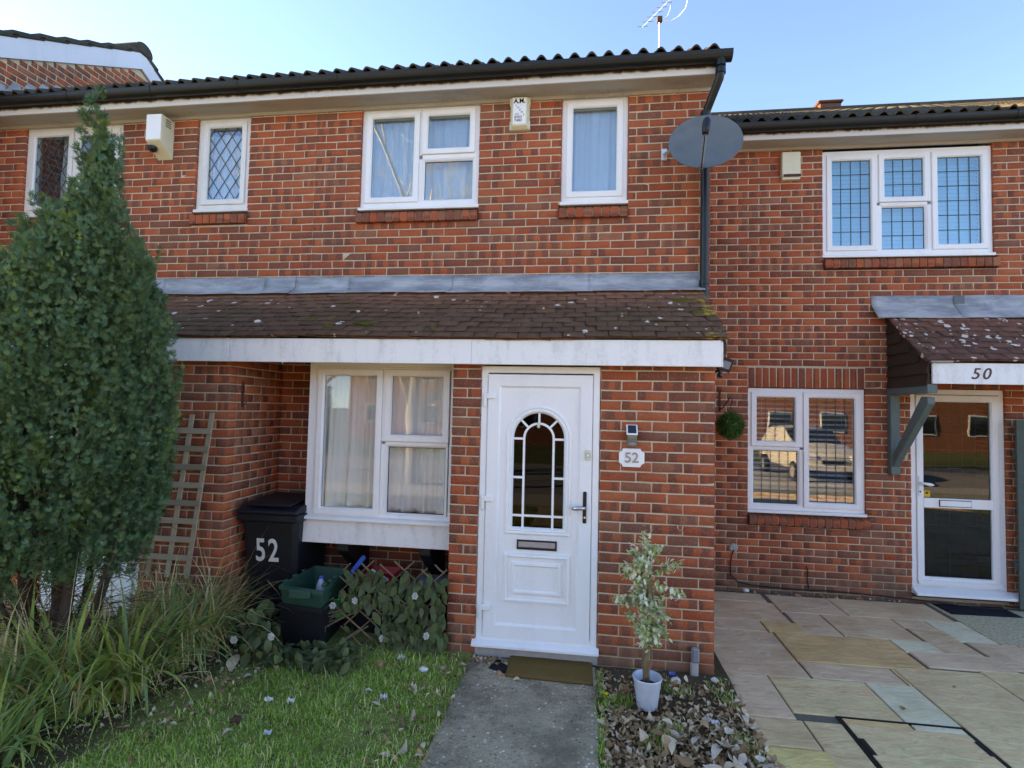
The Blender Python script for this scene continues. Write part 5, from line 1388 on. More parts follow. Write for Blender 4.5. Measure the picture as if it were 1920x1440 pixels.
for v_ in range(3):
    mb = MB(); rs2 = np.random.default_rng(v_)
    for ring_, (rr, hh, cnt) in enumerate(((.004, .02, 3), (.010, .022, 4), (.017, .018, 5), (.024, .010, 6))):
        for c_ in range(cnt):
            a = 6.28*c_/cnt+ring_*.7+rs2.normal(0, .1); pts = []
            for u_ in (-1, 0, 1):
                aa = a+u_*.62*3.1/cnt*1.3; r0, r1 = rr*.6, rr*(1.15-.1*abs(u_))
                pts.append(((r0*math.cos(aa), -.004, r0*math.sin(aa)), (rr*math.cos(aa), -.5*hh-.004, rr*math.sin(aa)), (r1*1.05*math.cos(aa), -hh, r1*1.05*math.sin(aa))))
            for u_ in range(2):
                A, B = pts[u_], pts[u_+1]
                for w_ in range(2): mb.add([A[w_], B[w_], B[w_+1], A[w_+1]], [(0, 1, 2, 3)])
    mb.add([tuple((.02*math.cos(6.28*i/8), 0, .02*math.sin(6.28*i/8))) for i in range(8)], [tuple(range(8))])
    me = mb.mesh('rose'); me.materials.append(MAT['rose_white']); me.polygons.foreach_set('use_smooth', [True]*len(me.polygons)); rose_m.append(me)
def rose(x, y, z, s, parent=None, rx=0., rz=0.):
    o = bpy.data.objects.new('rose', random.choice(rose_m)); C.objects.link(o)
    if parent is not None: o.parent = parent; o.matrix_parent_inverse = Matrix.Translation(-world_loc(parent))
    o.location = (x, y, z); o.rotation_euler = (rx, random.uniform(0, 6), rz); o.scale = (s, s, s)
    sm = o.modifiers.new('s', 'SOLIDIFY'); sm.thickness = .0012
    return o
for (x, z) in ((-1.909, .248), (-1.727, .297), (-1.251, .362), (-1.5, .029), (-1.154, .072)): rose(x, LY-.05, z, .95, t, random.gauss(.2, .2), random.gauss(0, .3))
# fallen ivy heap to the left
t = thing('ivy_heap', 'heap of fallen artificial ivy with white roses in front of the wheelie bin', 'ivy heap', (-2.4, -.95, -.08))
n_ = 0
while n_ < 200:
    x = rs.uniform(-2.62, -1.62); y = rs.uniform(-1.32, -1.12) if x > -2.40 else rs.uniform(-1.28, -.85)
    hgt = .24*math.exp(-((x+2.42)/.17)**2)+.07
    if x > -2.2: hgt = .10
    put_leaf(t, x, y, -.06+hgt*rs.random(), .6, 1., rs.random() < .6); n_ += 1
for i in range(16):
    a0 = Vector((rs.uniform(-2.65, -1.8), rs.uniform(-1.0, -.8), rs.uniform(-.04, .08))); d_ = Vector((rs.normal(0, 1), rs.normal(0, .5), rs.uniform(0, .8))).normalized()*rs.uniform(.12, .3)
    obj('twig', MB().tube([a0, a0+d_], .005, 5), 'twig', t)
for (x, y, z) in ((-2.185, -1.30, .14), (-2.50, -1.26, .075)): rose(x, y, z, 1., t, .1)
for i, (x, y) in enumerate(((-2.423, -1.249), (-1.875, -1.03))):
    o = rose(x, y, -.062, 1.05, None, .9); o.name = 'fallen_rose'
    tag(o, 'white artificial rose lying on the bare soil below the ivy', 'rose', 'fallen white roses on the soil')

# ---------------------------------------------------------------- weathered trellis
t = thing('garden_trellis', 'weathered grey wooden trellis leaning on the brick pillar', 'trellis', (-3.3, -.88, .5))
def sx(i, z): return -3.052-.178*i-(1.70-z)*.118
for i in range(4):
    zt = 1.71-(.02 if i == 1 else 0)-(.0 if i < 3 else .35); zb_ = .35
    mb = MB().prism([(sx(i, zb_)-.021, zb_), (sx(i, zb_)+.021, zb_), (sx(i, zt)+.021, zt), (sx(i, zt)-.021, zt)], -.878, -.864, 'y')
    obj('stile', mb, 'weathered_wood', t, .002)
for i in range(8):
    z = 1.555-i*.148; x1_ = sx(0, z)+.028; nl = 2.55 if i < 3 else 3.2
    obj('rail', xf(MB().box(-.178*nl-.03, .0, -.007, .007, -.023, .023), Matrix.Translation((x1_, -.886, z)) @ Matrix.Rotation(random.gauss(.0, .012), 4, 'Y')), 'weathered_wood', t, .002)

# ---------------------------------------------------------------- hanging box ball
t = thing('topiary_ball', 'round green leafy topiary ball hanging from a wall hook', 'topiary ball', (1.535, YC-.2, 1.67))
bs_ = leaf_shape(.06, .02, .4, .3, 3)
pl = []; rs = np.random.default_rng(3)
Vs, Fs, Rs = [], [], []; o_ = 0
for i in range(750):
    d = rs.normal(0, 1, 3); d /= np.linalg.norm(d); r_ = .145*(.72+.28*rs.random()); c_ = np.array((1.535, YC-.2, 1.67))+d*r_
    q_ = Vector(d+rs.normal(0, .45, 3)).to_track_quat('Y', 'Z').to_matrix(); V, F = bs_
    Vs.append((V*rs.uniform(.7, 1.2)) @ np.array(q_).T+c_); Fs.append(F+o_); o_ += len(V); Rs.append(np.full(len(V), rs.random()))
o = link('foliage', np_mesh('foliage', np.concatenate(Vs), np.concatenate(Fs), np.concatenate(Rs), None, True), 'box_leaf', t); o['kind'] = 'stuff'
link('core', blob(1.535, YC-.2, 1.67, .11, .11, .11, 2, .1), 'box_leaf', t)
obj('hanging_cord', MB().tube([(1.535, YC-.2, 1.8), (1.535, YC-.2, 1.90)], .003, 5), 'cable', t)
t = thing('wall_hook', 'black iron scroll bracket on the wall above the topiary ball', 'bracket', (1.47, YC, 1.85))
obj('back_strip', MB().box(1.46, 1.478, YC-.012, YC, 1.82, 2.06), 'black_metal', t)
obj('scroll', MB().tube([(1.469, YC-.01, 1.84), (1.49, YC-.06, 1.86), (1.52, YC-.13, 1.93), (1.53, YC-.18, 1.965), (1.54, YC-.215, 1.955), (1.545, YC-.225, 1.92), (1.538, YC-.205, 1.9)], .006, 6), 'black_metal', t)

# ---------------------------------------------------------------- potted variegated tree
t = thing('potted_tree', 'pale variegated artificial tree in a white pot beside the front door', 'potted plant', (.42, -1.33, -.09))
PX, PY = .424, -1.335
obj('pot', MB().lathe([(.001, -.088), (.058, -.088), (.064, -.08), (.088, .09), (.094, .10), (.092, .106), (.084, .1), (.078, .03), (.001, .03)], PX, PY, 28), 'pot_glaze', t, 0, True)
obj('soil', MB().lathe([(.001, .052), (.04, .05), (.079, .045)], PX, PY, 16), 'soil', t, 0, True)
stem = [(PX-.004, PY, .04), (PX-.012, PY, .2), (PX-.002, PY+.01, .42), (PX+.012, PY, .62), (PX-.005, PY, .85)]
obj('stem', MB().tube(stem, [.024, .021, .024, .019, .008], 9), 'vine', t, 0, True)
for ph in (0, 2.6):
    obj('vine', MB().tube([(PX-.004+.032*math.cos(ph+z_*16), PY+.032*math.sin(ph+z_*16), z_) for z_ in np.linspace(.05, .62, 40)], .0048, 5), 'vine', t, 0, True)
tips = []
rs = np.random.default_rng(12); random.seed(12)
twm = MB()
for i in range(34):
    z0_ = rs.uniform(.35, .85); a = rs.uniform(0, 6.28); spread = .125*math.sin(math.pi*min(1, max(.06, (z0_-.22)/.78)))+.04
    b0_ = Vector((PX, PY, z0_)); e_ = Vector((PX+spread*math.cos(a)*rs.uniform(.5, 1.25), PY+spread*math.sin(a)*rs.uniform(.4, .9), z0_+rs.uniform(-.06, .18)))
    twm.tube([b0_, b0_.lerp(e_, .5)+Vector((0, 0, .02)), e_], [.004, .003, .002], 5); tips.append((b0_, e_))
obj('branch', twm, 'vine', t)
vs_ = [leaf_shape(.040, .023, .3, .35, 3), leaf_shape(.034, .021, .1, .4, 3)]
Vs, Fs, Rs = [], [], []; o_ = 0
for (b0_, e_) in tips:
    for j in range(80):
        f_ = rs.uniform(.2, 1.12); c_ = np.array(b0_.lerp(e_, f_))+rs.normal(0, .017, 3)
        q_ = Vector(rs.normal(0, 1, 3)+np.array((0, -.3, .5))).to_track_quat('Y', 'Z').to_matrix(); V, F = vs_[j % 2]
        Vs.append((V*rs.uniform(.7, 1.25)) @ np.array(q_).T+c_); Fs.append(F+o_); o_ += len(V); Rs.append(np.full(len(V), rs.random()))
o = link('foliage', np_mesh('foliage', np.concatenate(Vs), np.concatenate(Fs), np.concatenate(Rs), None, True), 'variegated', t); o['kind'] = 'stuff'

# ================================================================ conifer
t = thing('conifer_tree', 'tall dark green conifer with several pointed leaders in front of the neighbour house', 'tree', (-3.4, -1.75, -.1))
TX, TY = -3.53, -1.75
ZR = [.78, .85, 1.07, 1.43, 1.91, 2.35, 2.64, 2.9, 3.27, 3.64, 3.93]; RR = [.50, .57, .61, .65, .65, .56, .42, .25, .11, .05, .0]
def crown_r(z): return float(np.interp(z, ZR, RR))
rs = np.random.default_rng(8)
# spray template: a small flat fan of pointed scale-leaf twigs
def spray(rs):
    V = []; F = []
    n = 9
    for i in range(n):
        a = (i-(n-1)/2)/((n-1)/2)*.95+rs.normal(0, .08); ln = (1-.45*abs(i-(n-1)/2)/((n-1)/2))*rs.uniform(.8, 1.1); base = .30*(1-abs(a)*.2)*rs.uniform(.0, 1)
        dx, dy = math.sin(a), math.cos(a); bx_, by_ = 0, base*.6
        wd = .048; ex, ey = bx_+dx*ln, by_+dy*ln*.9; mx, my = bx_+dx*ln*.55, by_+dy*ln*.5
        o_ = len(V); V += [(bx_, by_, 0), (mx+dy*wd, my-dx*wd, .05*a), (ex, ey, .12*abs(a)), (mx-dy*wd, my+dx*wd, .05*a)]; F.append((o_, o_+1, o_+2, o_+3))
    return np.array(V), np.array(F)
sprays = [spray(rs) for _ in range(6)]
plumes = []
def add_plume(x, y, z, dirv, ln, rad, cnt): plumes.append((np.array((x, y, z)), np.array(dirv), ln, rad, cnt))
while len(plumes) < 860:
    z = rs.uniform(.52, 3.3); R_ = max(0., crown_r(max(.78, z+.24))*.97-.05)
    if rs.random() > (R_+.04)/.72: continue
    a = rs.uniform(0, 6.283); rr = R_*(.45+.55*rs.random()**.5)
    
    f_ = min(1., .12+R_/.5); d = np.array((math.cos(a)*rs.uniform(.1, .45)*f_, math.sin(a)*rs.uniform(.1, .45)*f_, 1.)); d /= np.linalg.norm(d)
    add_plume(TX+.19*max(0, z-2.1)+rr*math.cos(a), TY+rr*math.sin(a), z, d, rs.uniform(.2, .36), rs.uniform(.04, .08)*(.35+.65*f_), 74)
for i in range(70):      # shoots breaking the outline
    z = rs.uniform(.8, 3.0); R_ = crown_r(z+.1); a = rs.uniform(0, 6.283); d = np.array((math.cos(a)*.35, math.sin(a)*.35, 1.)); d /= np.linalg.norm(d)
    add_plume(TX+.19*max(0, z-2.1)+R_*.97*math.cos(a), TY+R_*.97*math.sin(a), z, d, rs.uniform(.2, .34), rs.uniform(.025, .045), 34)
# leaders
for (x, y, z0_, z1_, r0) in ((-3.36, TY, 2.75, 3.93, .13), (-3.66, TY-.12, 2.35, 3.14, .07), (-2.93, TY-.05, 2.15, 2.86, .06), (-3.9, TY, 2.1, 2.6, .08), (-3.2, TY-.1, 2.3, 3.0, .08)):
    n = int((z1_-z0_)/.05)
    for i in range(n):
        f_ = i/n; z = z0_+(z1_-z0_)*f_; r_ = r0*(1-f_)*.9+.012
        for _ in range(2 if f_ < .8 else 1):
            a = rs.uniform(0, 6.283); d = np.array((math.cos(a)*.55, math.sin(a)*.55, 1.)); d /= np.linalg.norm(d)
            add_plume(x+r_*math.cos(a)*.7, y+r_*math.sin(a)*.7, z-.04, d, .16*(1.2-f_*.6), .042*(1.1-f_*.5), 30)
Vs = {0: [], 1: []}; Fs = {0: [], 1: []}; Rs = {0: [], 1: []}; off = {0: 0, 1: 0}
for (P0, D, ln, rad, cnt) in plumes:
    pr_ = rs.random(); u_ = np.cross(D, (0.3, .2, 1)); u_ /= np.linalg.norm(u_)+1e-9; v_ = np.cross(D, u_)
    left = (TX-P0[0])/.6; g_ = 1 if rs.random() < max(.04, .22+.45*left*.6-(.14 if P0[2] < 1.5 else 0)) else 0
    for i in range(cnt):
        f_ = rs.random()**.8; th_ = rs.uniform(0, 6.283); rr = rad*(1-f_*.85)*(.5+.5*rs.random())
        rd = math.cos(th_)*u_+math.sin(th_)*v_
        c_ = P0+D*ln*f_+rd*rr
        dirv = D*.8+rd*.75+rs.normal(0, .22, 3)
        q_ = np.array(Vector(dirv).to_track_quat('Y', 'Z').to_matrix()); tw = rs.uniform(0, 6.283)
        Rw = np.array(Matrix.Rotation(tw, 3, 'Y')); V, F = sprays[rs.integers(6)]
        s_ = rs.uniform(.034, .062)
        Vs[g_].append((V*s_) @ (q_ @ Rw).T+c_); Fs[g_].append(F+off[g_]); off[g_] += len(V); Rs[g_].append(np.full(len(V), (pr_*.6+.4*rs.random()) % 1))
for i in range(15000):       # loose outer sprays that blur the plumes into one feathery coat
    z = rs.uniform(.72, 3.6); R_ = crown_r(z)
    if rs.random() > (R_+.03)/.69: continue
    a = rs.uniform(0, 6.283); rr = R_*rs.uniform(.86, 1.06); c_ = np.array((TX+(.19*max(0, z-2.1))+rr*math.cos(a), TY+rr*math.sin(a), z))
    dirv = np.array((math.cos(a)*.3, math.sin(a)*.3, 1.))+rs.normal(0, .26, 3); q_ = np.array(Vector(dirv).to_track_quat('Y', 'Z').to_matrix()); Rw = np.array(Matrix.Rotation(rs.uniform(0, 6.283), 3, 'Y')); V, F = sprays[rs.integers(6)]
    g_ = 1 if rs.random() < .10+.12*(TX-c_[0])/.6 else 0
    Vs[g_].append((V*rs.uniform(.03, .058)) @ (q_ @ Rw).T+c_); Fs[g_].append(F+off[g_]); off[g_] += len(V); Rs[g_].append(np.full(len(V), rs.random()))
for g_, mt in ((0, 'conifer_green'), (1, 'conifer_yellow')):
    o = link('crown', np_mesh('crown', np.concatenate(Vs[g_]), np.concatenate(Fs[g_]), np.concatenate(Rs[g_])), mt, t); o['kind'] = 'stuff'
for (xb, xm, yb, xt, zt, r_) in [(a_-.09, b_-.10, c_, d_-.12, e_, f_) for (a_, b_, c_, d_, e_, f_) in ((-3.34, -3.34, 0, -3.34, 3.2, .05), (-3.40, -3.48, .05, -3.62, 2.7, .045), (-3.30, -3.17, -.04, -3.02, 2.4, .042), (-3.50, -3.68, .03, -3.85, 2.2, .042), (-3.27, -3.03, .06, -2.85, 2.0, .03), (-3.55, -3.86, .02, -4.05, 1.7, .035), (-3.36, -3.26, .10, -3.15, 2.2, .03), (-3.45, -3.57, -.06, -3.5, 2.2, .03), (-3.25, -2.92, -.02, -2.78, 1.5, .018), (-3.52, -3.76, -.05, -3.9, 1.6, .02))]:
    pts = []
    for i in range(10):
        f_ = i/9; z = -.13+(zt+.13)*f_
        x = xb+(xm-xb)*min(1, max(0, (z+.1)/.85))**1.3+(xt-xm)*max(0, (z-.75)/(zt-.75)); pts.append((x+.018*math.sin(z*9+xb*19), TY+yb*(1+2*f_)+.015*math.sin(z*7+xm*11), z))
    obj('trunk', MB().tube(pts, [r_*(1.5 if i == 0 else 1)*(1-.75*i/9) for i in range(10)], 9), 'bark', t, 0, True)
twm = MB()
for i in range(520):
    a = rs.uniform(0, 6.28); r0_ = rs.uniform(.03, .5); z = rs.uniform(.25, 1.2); b0_ = Vector((TX+.1*rs.normal()+r0_*math.cos(a), TY+r0_*math.sin(a)*.6, z)); d_ = Vector((math.cos(a)*.25+rs.normal(0, .1), math.sin(a)*.25, rs.uniform(-.08, .16)))
    twm.tube([b0_, b0_+d_*.5+Vector((0, 0, .015)), b0_+d_], [.003, .0022, .001], 4)
o = obj('dead_twigs', twm, 'bark', t); o['kind'] = 'stuff'

# ================================================================ strap-leaved grasses
def blades(name, bases, count, lmin, lmax, wmin, wmax, lean, droop, rs, kink=.0, out=None):
    Vs, Fs, Rs = [], [], []; o_ = 0; n = 8
    for i in range(count):
        (bx_, by_, br) = bases[rs.integers(len(bases))]
        a = rs.uniform(0, 6.283); rr = br*math.sqrt(rs.random()); p_ = np.array((bx_+rr*math.cos(a), by_+rr*math.sin(a), -.10))
        az = a+rs.normal(0, .6); L = rs.uniform(lmin, lmax); wd = rs.uniform(wmin, wmax); th_ = abs(rs.normal(lean, .18)); bend = max(.1, rs.normal(droop, .45))
        ki = rs.integers(3, 7) if rs.random() < kink else -1
        side_ = np.array((-math.sin(az), math.cos(az), 0)); pts = [p_.copy()]; ang = th_
        for j in range(n):
            ang = th_+bend*((j+1)/n)**1.6
            if j >= ki > 0: ang += 1.25
            ang = min(ang, 2.75)
            p_ = p_+np.array((math.cos(az)*math.sin(ang), math.sin(az)*math.sin(ang), math.cos(ang)))*L/n
            if p_[2] < -.085: p_[2] = -.085
            pts.append(p_.copy())
        V = []
        for j, q_ in enumerate(pts):
            f_ = j/n; w_ = wd*(.55+.45*math.sin(math.pi*min(1, f_*1.2+.15)))*(1-f_**3*.92); V += [q_-side_*w_/2, q_+side_*w_/2]
        Vs.append(np.array(V)); Fs.append(np.array([(2*j, 2*j+1, 2*j+3, 2*j+2) for j in range(n)])+o_); o_ += len(V); Rs.append(np.full(len(V), rs.random()))
    return np_mesh(name, np.concatenate(Vs), np.concatenate(Fs), np.concatenate(Rs), None, True)
rs = np.random.default_rng(31)
def clump(label, loc, bases, ng, nd, lg, ld, wg, lean=.25, droop=1.2, group=None):
    t = thing('strap_leaf_clump', label, 'grass clump', (*loc, -.1), group)
    o = link('green_blades', blades('green_blades', bases, ng, *lg, *wg, lean, droop, rs, .08), 'strap_green', t); o['kind'] = 'stuff'
    if nd: o = link('dry_blades', blades('dry_blades', bases, nd, *ld, .006, .020, lean+.1, droop*.95, rs, .35), 'strap_dry', t); o['kind'] = 'stuff'
clump('broad green strap leaf clump with arching tips below the conifer', (-3.0, -2.0), [(-3.02, -1.95, .16), (-3.25, -2.05, .16), (-2.86, -1.8, .10)], 230, 140, (.5, .95), (.45, .85), (.022, .042), .3, 1.3)
clump('tall clump of green and straw coloured blades beside the brick pillar', (-2.78, -1.25), [(-2.95, -1.28, .14), (-2.82, -1.2, .10), (-3.1, -1.2, .14), (-2.85, -1.4, .1)], 250, 260, (.45, .8), (.45, .9), (.018, .034), .25, 1.35)
clump('dry straw stems standing under the conifer trunks', (-3.55, -1.6), [(-3.5, -1.98, .2), (-3.75, -1.95, .2), (-3.25, -1.9, .15), (-3.1, -1.6, .1)], 90, 270, (.4, .75), (.5, 1.1), (.006, .01), .15, .9)
clump('low strap leaves spilling over the lawn edge at the garden corner', (-3.2, -2.5), [(-3.15, -2.35, .18), (-3.4, -2.5, .2), (-3.0, -2.55, .12)], 170, 60, (.3, .6), (.25, .5), (.018, .036), .5, 1.4)
clump('thin dry stems in front of the weathered trellis', (-3.05, -1.0), [(-3.05, -1.02, .12), (-3.3, -1.05, .12), (-2.8, -1.0, .05)], 40, 130, (.4, .7), (.5, 1.0), (.005, .008), .15, .8)

# ================================================================ lawn blades
def lawn_density(x, y):
    n_ = mnoise.noise((x*2.2, y*2.2, 3)); d = .75+.5*n_
    if y > -1.28+.1*mnoise.noise((x*3, 0, 9)) and x > -2.7 and x < -1.55: d *= .12
    if x > -.98: d *= .55
    if x < -2.45+.3*mnoise.noise((y*2, 1, 1))+.35*(y+2.) and x > -4.0: d *= .12
    if mnoise.noise((x*1.9, y*1.9, 11)) > .2: d *= .3
    return d
pts = []
rs = np.random.default_rng(91)
def fillz(x0, x1, y0, y1, n):
    c_ = 0
    for x, y, u_ in zip(rs.uniform(x0, x1, n), rs.uniform(y0, y1, n), rs.random(n)):
        if u_ < lawn_density(x, y): pts.append((x, y))
fillz(-3.1, -.80, -2.75, -.90, 85000); fillz(-7, -.80, -4.5, -2.75, 14000); fillz(-6.4, -3.1, -2.75, -.95, 24000); fillz(-.84, -.74, -2.6, -1.2, 900)
rs_long = np.random.default_rng(17)
P2 = np.array(pts); n = len(P2)
az = rs.uniform(0, 6.283, n); L = rs.uniform(.014, .036, n)*(1+.5*np.array([max(0, mnoise.noise((x*2.5, y*2.5, 21))) for x, y in P2])); lean_ = np.abs(rs.normal(.95, .45, n)); wd = rs.uniform(.0020, .0040, n)
long_ = rs_long.random(n) < .045; L = np.where(long_, L*2.6, L)
zz = np.array([gz(x, y) for x, y in P2])+.0
base = np.stack([P2[:, 0], P2[:, 1], zz-.004], 1); side_ = np.stack([-np.sin(az), np.cos(az), np.zeros(n)], 1)*wd[:, None]
dirh = np.stack([np.cos(az), np.sin(az), np.zeros(n)], 1); up_ = np.array((0, 0, 1.))
mid = base+(dirh*np.sin(lean_*.5)[:, None]+up_*np.cos(lean_*.5)[:, None])*(L*.55)[:, None]
tip = mid+(dirh*np.sin(lean_*1.6)[:, None]+up_*np.cos(lean_*1.6)[:, None])*(L*.5)[:, None]
V = np.concatenate([base-side_, base+side_, mid-side_*.8, mid+side_*.8, tip-side_*.1, tip+side_*.1])
i_ = np.arange(n); F = np.concatenate([np.stack([i_, i_+n, i_+3*n, i_+2*n], 1), np.stack([i_+2*n, i_+3*n, i_+5*n, i_+4*n], 1)])
dryness = np.array([.5+.5*mnoise.noise((x*3, y*3, 7)) for x, y in P2]); rv = (rs.random(n)*.6+dryness*.4) % 1
o = link('lawn_grass', np_mesh('lawn_grass', V, F, np.tile(rv, 6)), 'lawn_blade'); tag(o, 'short patchy green lawn grass beside the path', 'grass', None, 'stuff')
# weeds in the right bed
pts = [(x, y) for x, y in zip(rs.uniform(.10, 1.02, 9000), rs.uniform(-2.3, -.9, 9000)) if mnoise.noise((x*3.5, y*3.5, 5)) > .12 or x < .16]
P2 = np.array(pts); n = len(P2); az = rs.uniform(0, 6.283, n); L = rs.uniform(.02, .06, n); lean_ = np.abs(rs.normal(.6, .35, n)); wd = rs.uniform(.002, .004, n)
base = np.stack([P2[:, 0], P2[:, 1], np.full(n, -.11)], 1); side_ = np.stack([-np.sin(az), np.cos(az), np.zeros(n)], 1)*wd[:, None]; dirh = np.stack([np.cos(az), np.sin(az), np.zeros(n)], 1)
mid = base+(dirh*np.sin(lean_*.5)[:, None]+up_*np.cos(lean_*.5)[:, None])*(L*.6)[:, None]; tip = mid+(dirh*np.sin(lean_*1.6)[:, None]+up_*np.cos(lean_*1.6)[:, None])*(L*.5)[:, None]
V = np.concatenate([base-side_, base+side_, mid-side_*.8, mid+side_*.8, tip-side_*.1, tip+side_*.1]); i_ = np.arange(n)
F = np.concatenate([np.stack([i_, i_+n, i_+3*n, i_+2*n], 1), np.stack([i_+2*n, i_+3*n, i_+5*n, i_+4*n], 1)])
o = link('bed_grass', np_mesh('bed_grass', V, F, np.tile(rs.random(n), 6)), 'lawn_blade'); tag(o, 'tufts of weedy grass among the leaf litter beside the path', 'grass', None, 'stuff')

# ================================================================ fallen leaves
rs = np.random.default_rng(55)
lsh = [leaf_shape(.088, .042+.012*rs.random(), rs.normal(.1, .8), rs.uniform(.1, .7)*(1 if _ % 3 else -1), 6, 2.2) for _ in range(8)]
places = []
for i in range(3600):
    x, y = rs.uniform(.13, 1.06), rs.uniform(-2.6, -.88)
    if y > -1.35 and rs.random() < .5: continue
    places.append((x, y, -.10+.025*rs.random()))
for i in range(620): places.append((rs.uniform(-3.4, -2.2), rs.uniform(-2.2, -1.05), -.085+.02*rs.random()))
for i in range(120): places.append((rs.uniform(-1.15, -.78), rs.uniform(-2.4, -.9), -.075+.02*rs.random()))
for i in range(40): places.append((rs.uniform(-.82, -.5), rs.uniform(-1.0, -.88), -.07+.02*rs.random()))
for i in range(60): places.append((rs.uniform(1.1, 3.3), YC-rs.uniform(.02, .09), -.095))
o = link('leaf_litter', scatter_mesh('leaf_litter', lsh, places, rs, .5, .22, .62), 'dead_leaf'); tag(o, 'brown leaf litter carpeting the bed between path and patio', 'leaf litter', None, 'stuff')
lm = []
for i, (V, F) in enumerate(lsh):
    for mt in ('dead_leaf', 'pale_leaf'):
        me = np_mesh('fallen_leaf', V, F, np.zeros(len(V)), None, True); me.materials.append(MAT[mt]); lm.append(me)
def leaf_thing(x, y, z, s, pale, label, group):
    me = lm[2*rs.integers(8)+(1 if pale else 0)]; o = bpy.data.objects.new('fallen_leaf', me); C.objects.link(o)
    o.location = (x, y, z); o.rotation_euler = (rs.normal(0, .45), rs.normal(0, .45), rs.uniform(0, 6.28)); o.scale = (s, s, s*1.2)
    sd = o.modifiers.new('s', 'SUBSURF'); sd.levels = 1; sd.render_levels = 1
    tag(o, label, 'leaf', group)
for i in range(105):
    f_ = rs.random(); y = -2.3+1.3*f_**1.3; x = rs.uniform(.25, 1.04) if f_ > .5 else rs.uniform(.45, 1.08)
    leaf_thing(x, y, -.062+.02*rs.random(), rs.uniform(.55, 1.05)*(1.25 if y < -1.6 else .9), rs.random() < (.5 if (x > .6 and y < -1.4) else .12), 'curled dry leaf in the litter bed between path and patio', 'curled leaves in the litter bed')
for i in range(20):
    x, y = rs.uniform(-2.6, -.86), rs.uniform(-2.5, -1.05)
    leaf_thing(x, y, -.062, rs.uniform(.5, .95), rs.random() < .3, 'dry fallen leaf lying on the lawn grass', 'leaves scattered on the lawn')
for (x, y, s_) in ((-.58, -1.13, 1.0), (-.42, -1.16, .7), (-.66, -.97, .9)): leaf_thing(x, y, -.06, s_, False, 'brown leaf lying against the coir door mat', 'leaves beside the coir mat')
for (x, y) in ((2.62, -1.02+.35), (2.08, -1.05)):
    leaf_thing(x, y, -.09, .45, False, 'small dark red leaf lying on a patio slab', 'small leaves on the patio')
leaf_thing(-2.45, -1.34, -.045, 1.9, False, 'large brown crumpled leaf at the lawn edge below the fallen ivy', None)
# litter and stones
def pebble(x, y, s, mat, label, cat='stone', name='stone', flat=.6):
    tag(link(name, blob(x, y, -.075+s*flat*.4, s, s*.8, s*flat, x*9, .3), mat), label, cat)
pebble(-1.108, -1.154, .032, 'paper_white', 'white half shell pebble on the lawn before the ivy lattice')
pebble(-.98, -1.107, .026, 'weathered_wood', 'brown pebble on the lawn near the path')
pebble(.656, -1.0, .036, 'paper_white', 'rounded white stone beside the plant pot')
pebble(-2.0, -1.95, .035, 'rusty_metal', 'reddish brown stone in the lawn', flat=.7)
pebble(.93, -.93, .025, 'paper_white', 'white stone at the wall corner by the patio')
pebble(1.72, YC-.10, .035, 'paper_white', 'white stone at the foot of the wall of house 50')
def crumple(x, y, s, mat, label, cat, name, z=-.05):
    bm = bmesh.new(); bmesh.ops.create_grid(bm, x_segments=7, y_segments=5, size=1)
    for v in bm.verts:
        v.co = Vector((x+v.co.x*s*.75, y+v.co.y*s*.5, z+s*.9*mnoise.noise((v.co.x*2+x*7, v.co.y*2, 1))+s*.4*mnoise.noise((v.co.x*5, v.co.y*5, x))))
    me = bpy.data.meshes.new(name); bm.to_mesh(me); bm.free(); o = link(name, me, mat); sd = o.modifiers.new('s', 'SOLIDIFY'); sd.thickness = .001
    tag(o, label, cat)
crumple(-1.93, -1.73, .03, 'paper_white', 'crumpled white tissue on the lawn', 'litter', 'tissue_scrap')
crumple(-1.79, -1.72, .03, 'paper_white', 'torn white tissue tangled in grass stalks', 'litter', 'tissue_scrap')
crumple(-1.74, -2.05, .028, 'clear_plastic', 'blue and white sweet wrapper on the lawn', 'litter', 'wrapper')
crumple(-1.24, -1.58, .03, 'clear_plastic', 'clear plastic scrap on the lawn by the path', 'litter', 'wrapper')
crumple(-2.56, -1.14, .02, 'clear_plastic', 'pale blue wrapper scrap on the soil by the ivy heap', 'litter', 'wrapper', -.06)
crumple(.64, -.93, .026, 'blue_label', 'blue and white wrapper beside the plant pot', 'litter', 'wrapper', -.05)
crumple(-1.32, -1.02, .035, 'paper_white', 'crushed white paper below the ivy lattice', 'litter', 'paper_scrap', -.06)
crumple(.80, -1.52, .03, 'clear_plastic', 'clear plastic cup scrap in the leaf litter', 'litter', 'wrapper', -.04)
tag(obj('bottle_cap', MB().lathe([(.001, -.055), (.016, -.055), (.018, -.075), (.0, -.075)], -2.50, -1.15, 14), 'orange_plastic'), 'orange bottle cap on the soil by the ivy heap', 'bottle cap')
t = thing('dandelion', 'small yellow dandelion flower at the path edge', 'flower', (.165, -1.32, -.1))
obj('stalk', MB().tube([(.16, -1.31, -.11), (.166, -1.32, -.04)], .002, 5), 'strap_green', t)
obj('flower_head', MB().lathe([(.001, -.045), (.014, -.038), (.016, -.032), (.001, -.03)], .166, -1.32, 12), 'yellow_flower', t)
o = link('leaves', scatter_mesh('leaves', [leaf_shape(.07, .022, .6, .2, 4)], [(.16+rs.normal(0, .02), -1.30+rs.normal(0, .03), -.075+.02*rs.random()) for _ in range(14)], rs, .5, .7, 1.1), 'lawn_blade', t); o['kind'] = 'stuff'

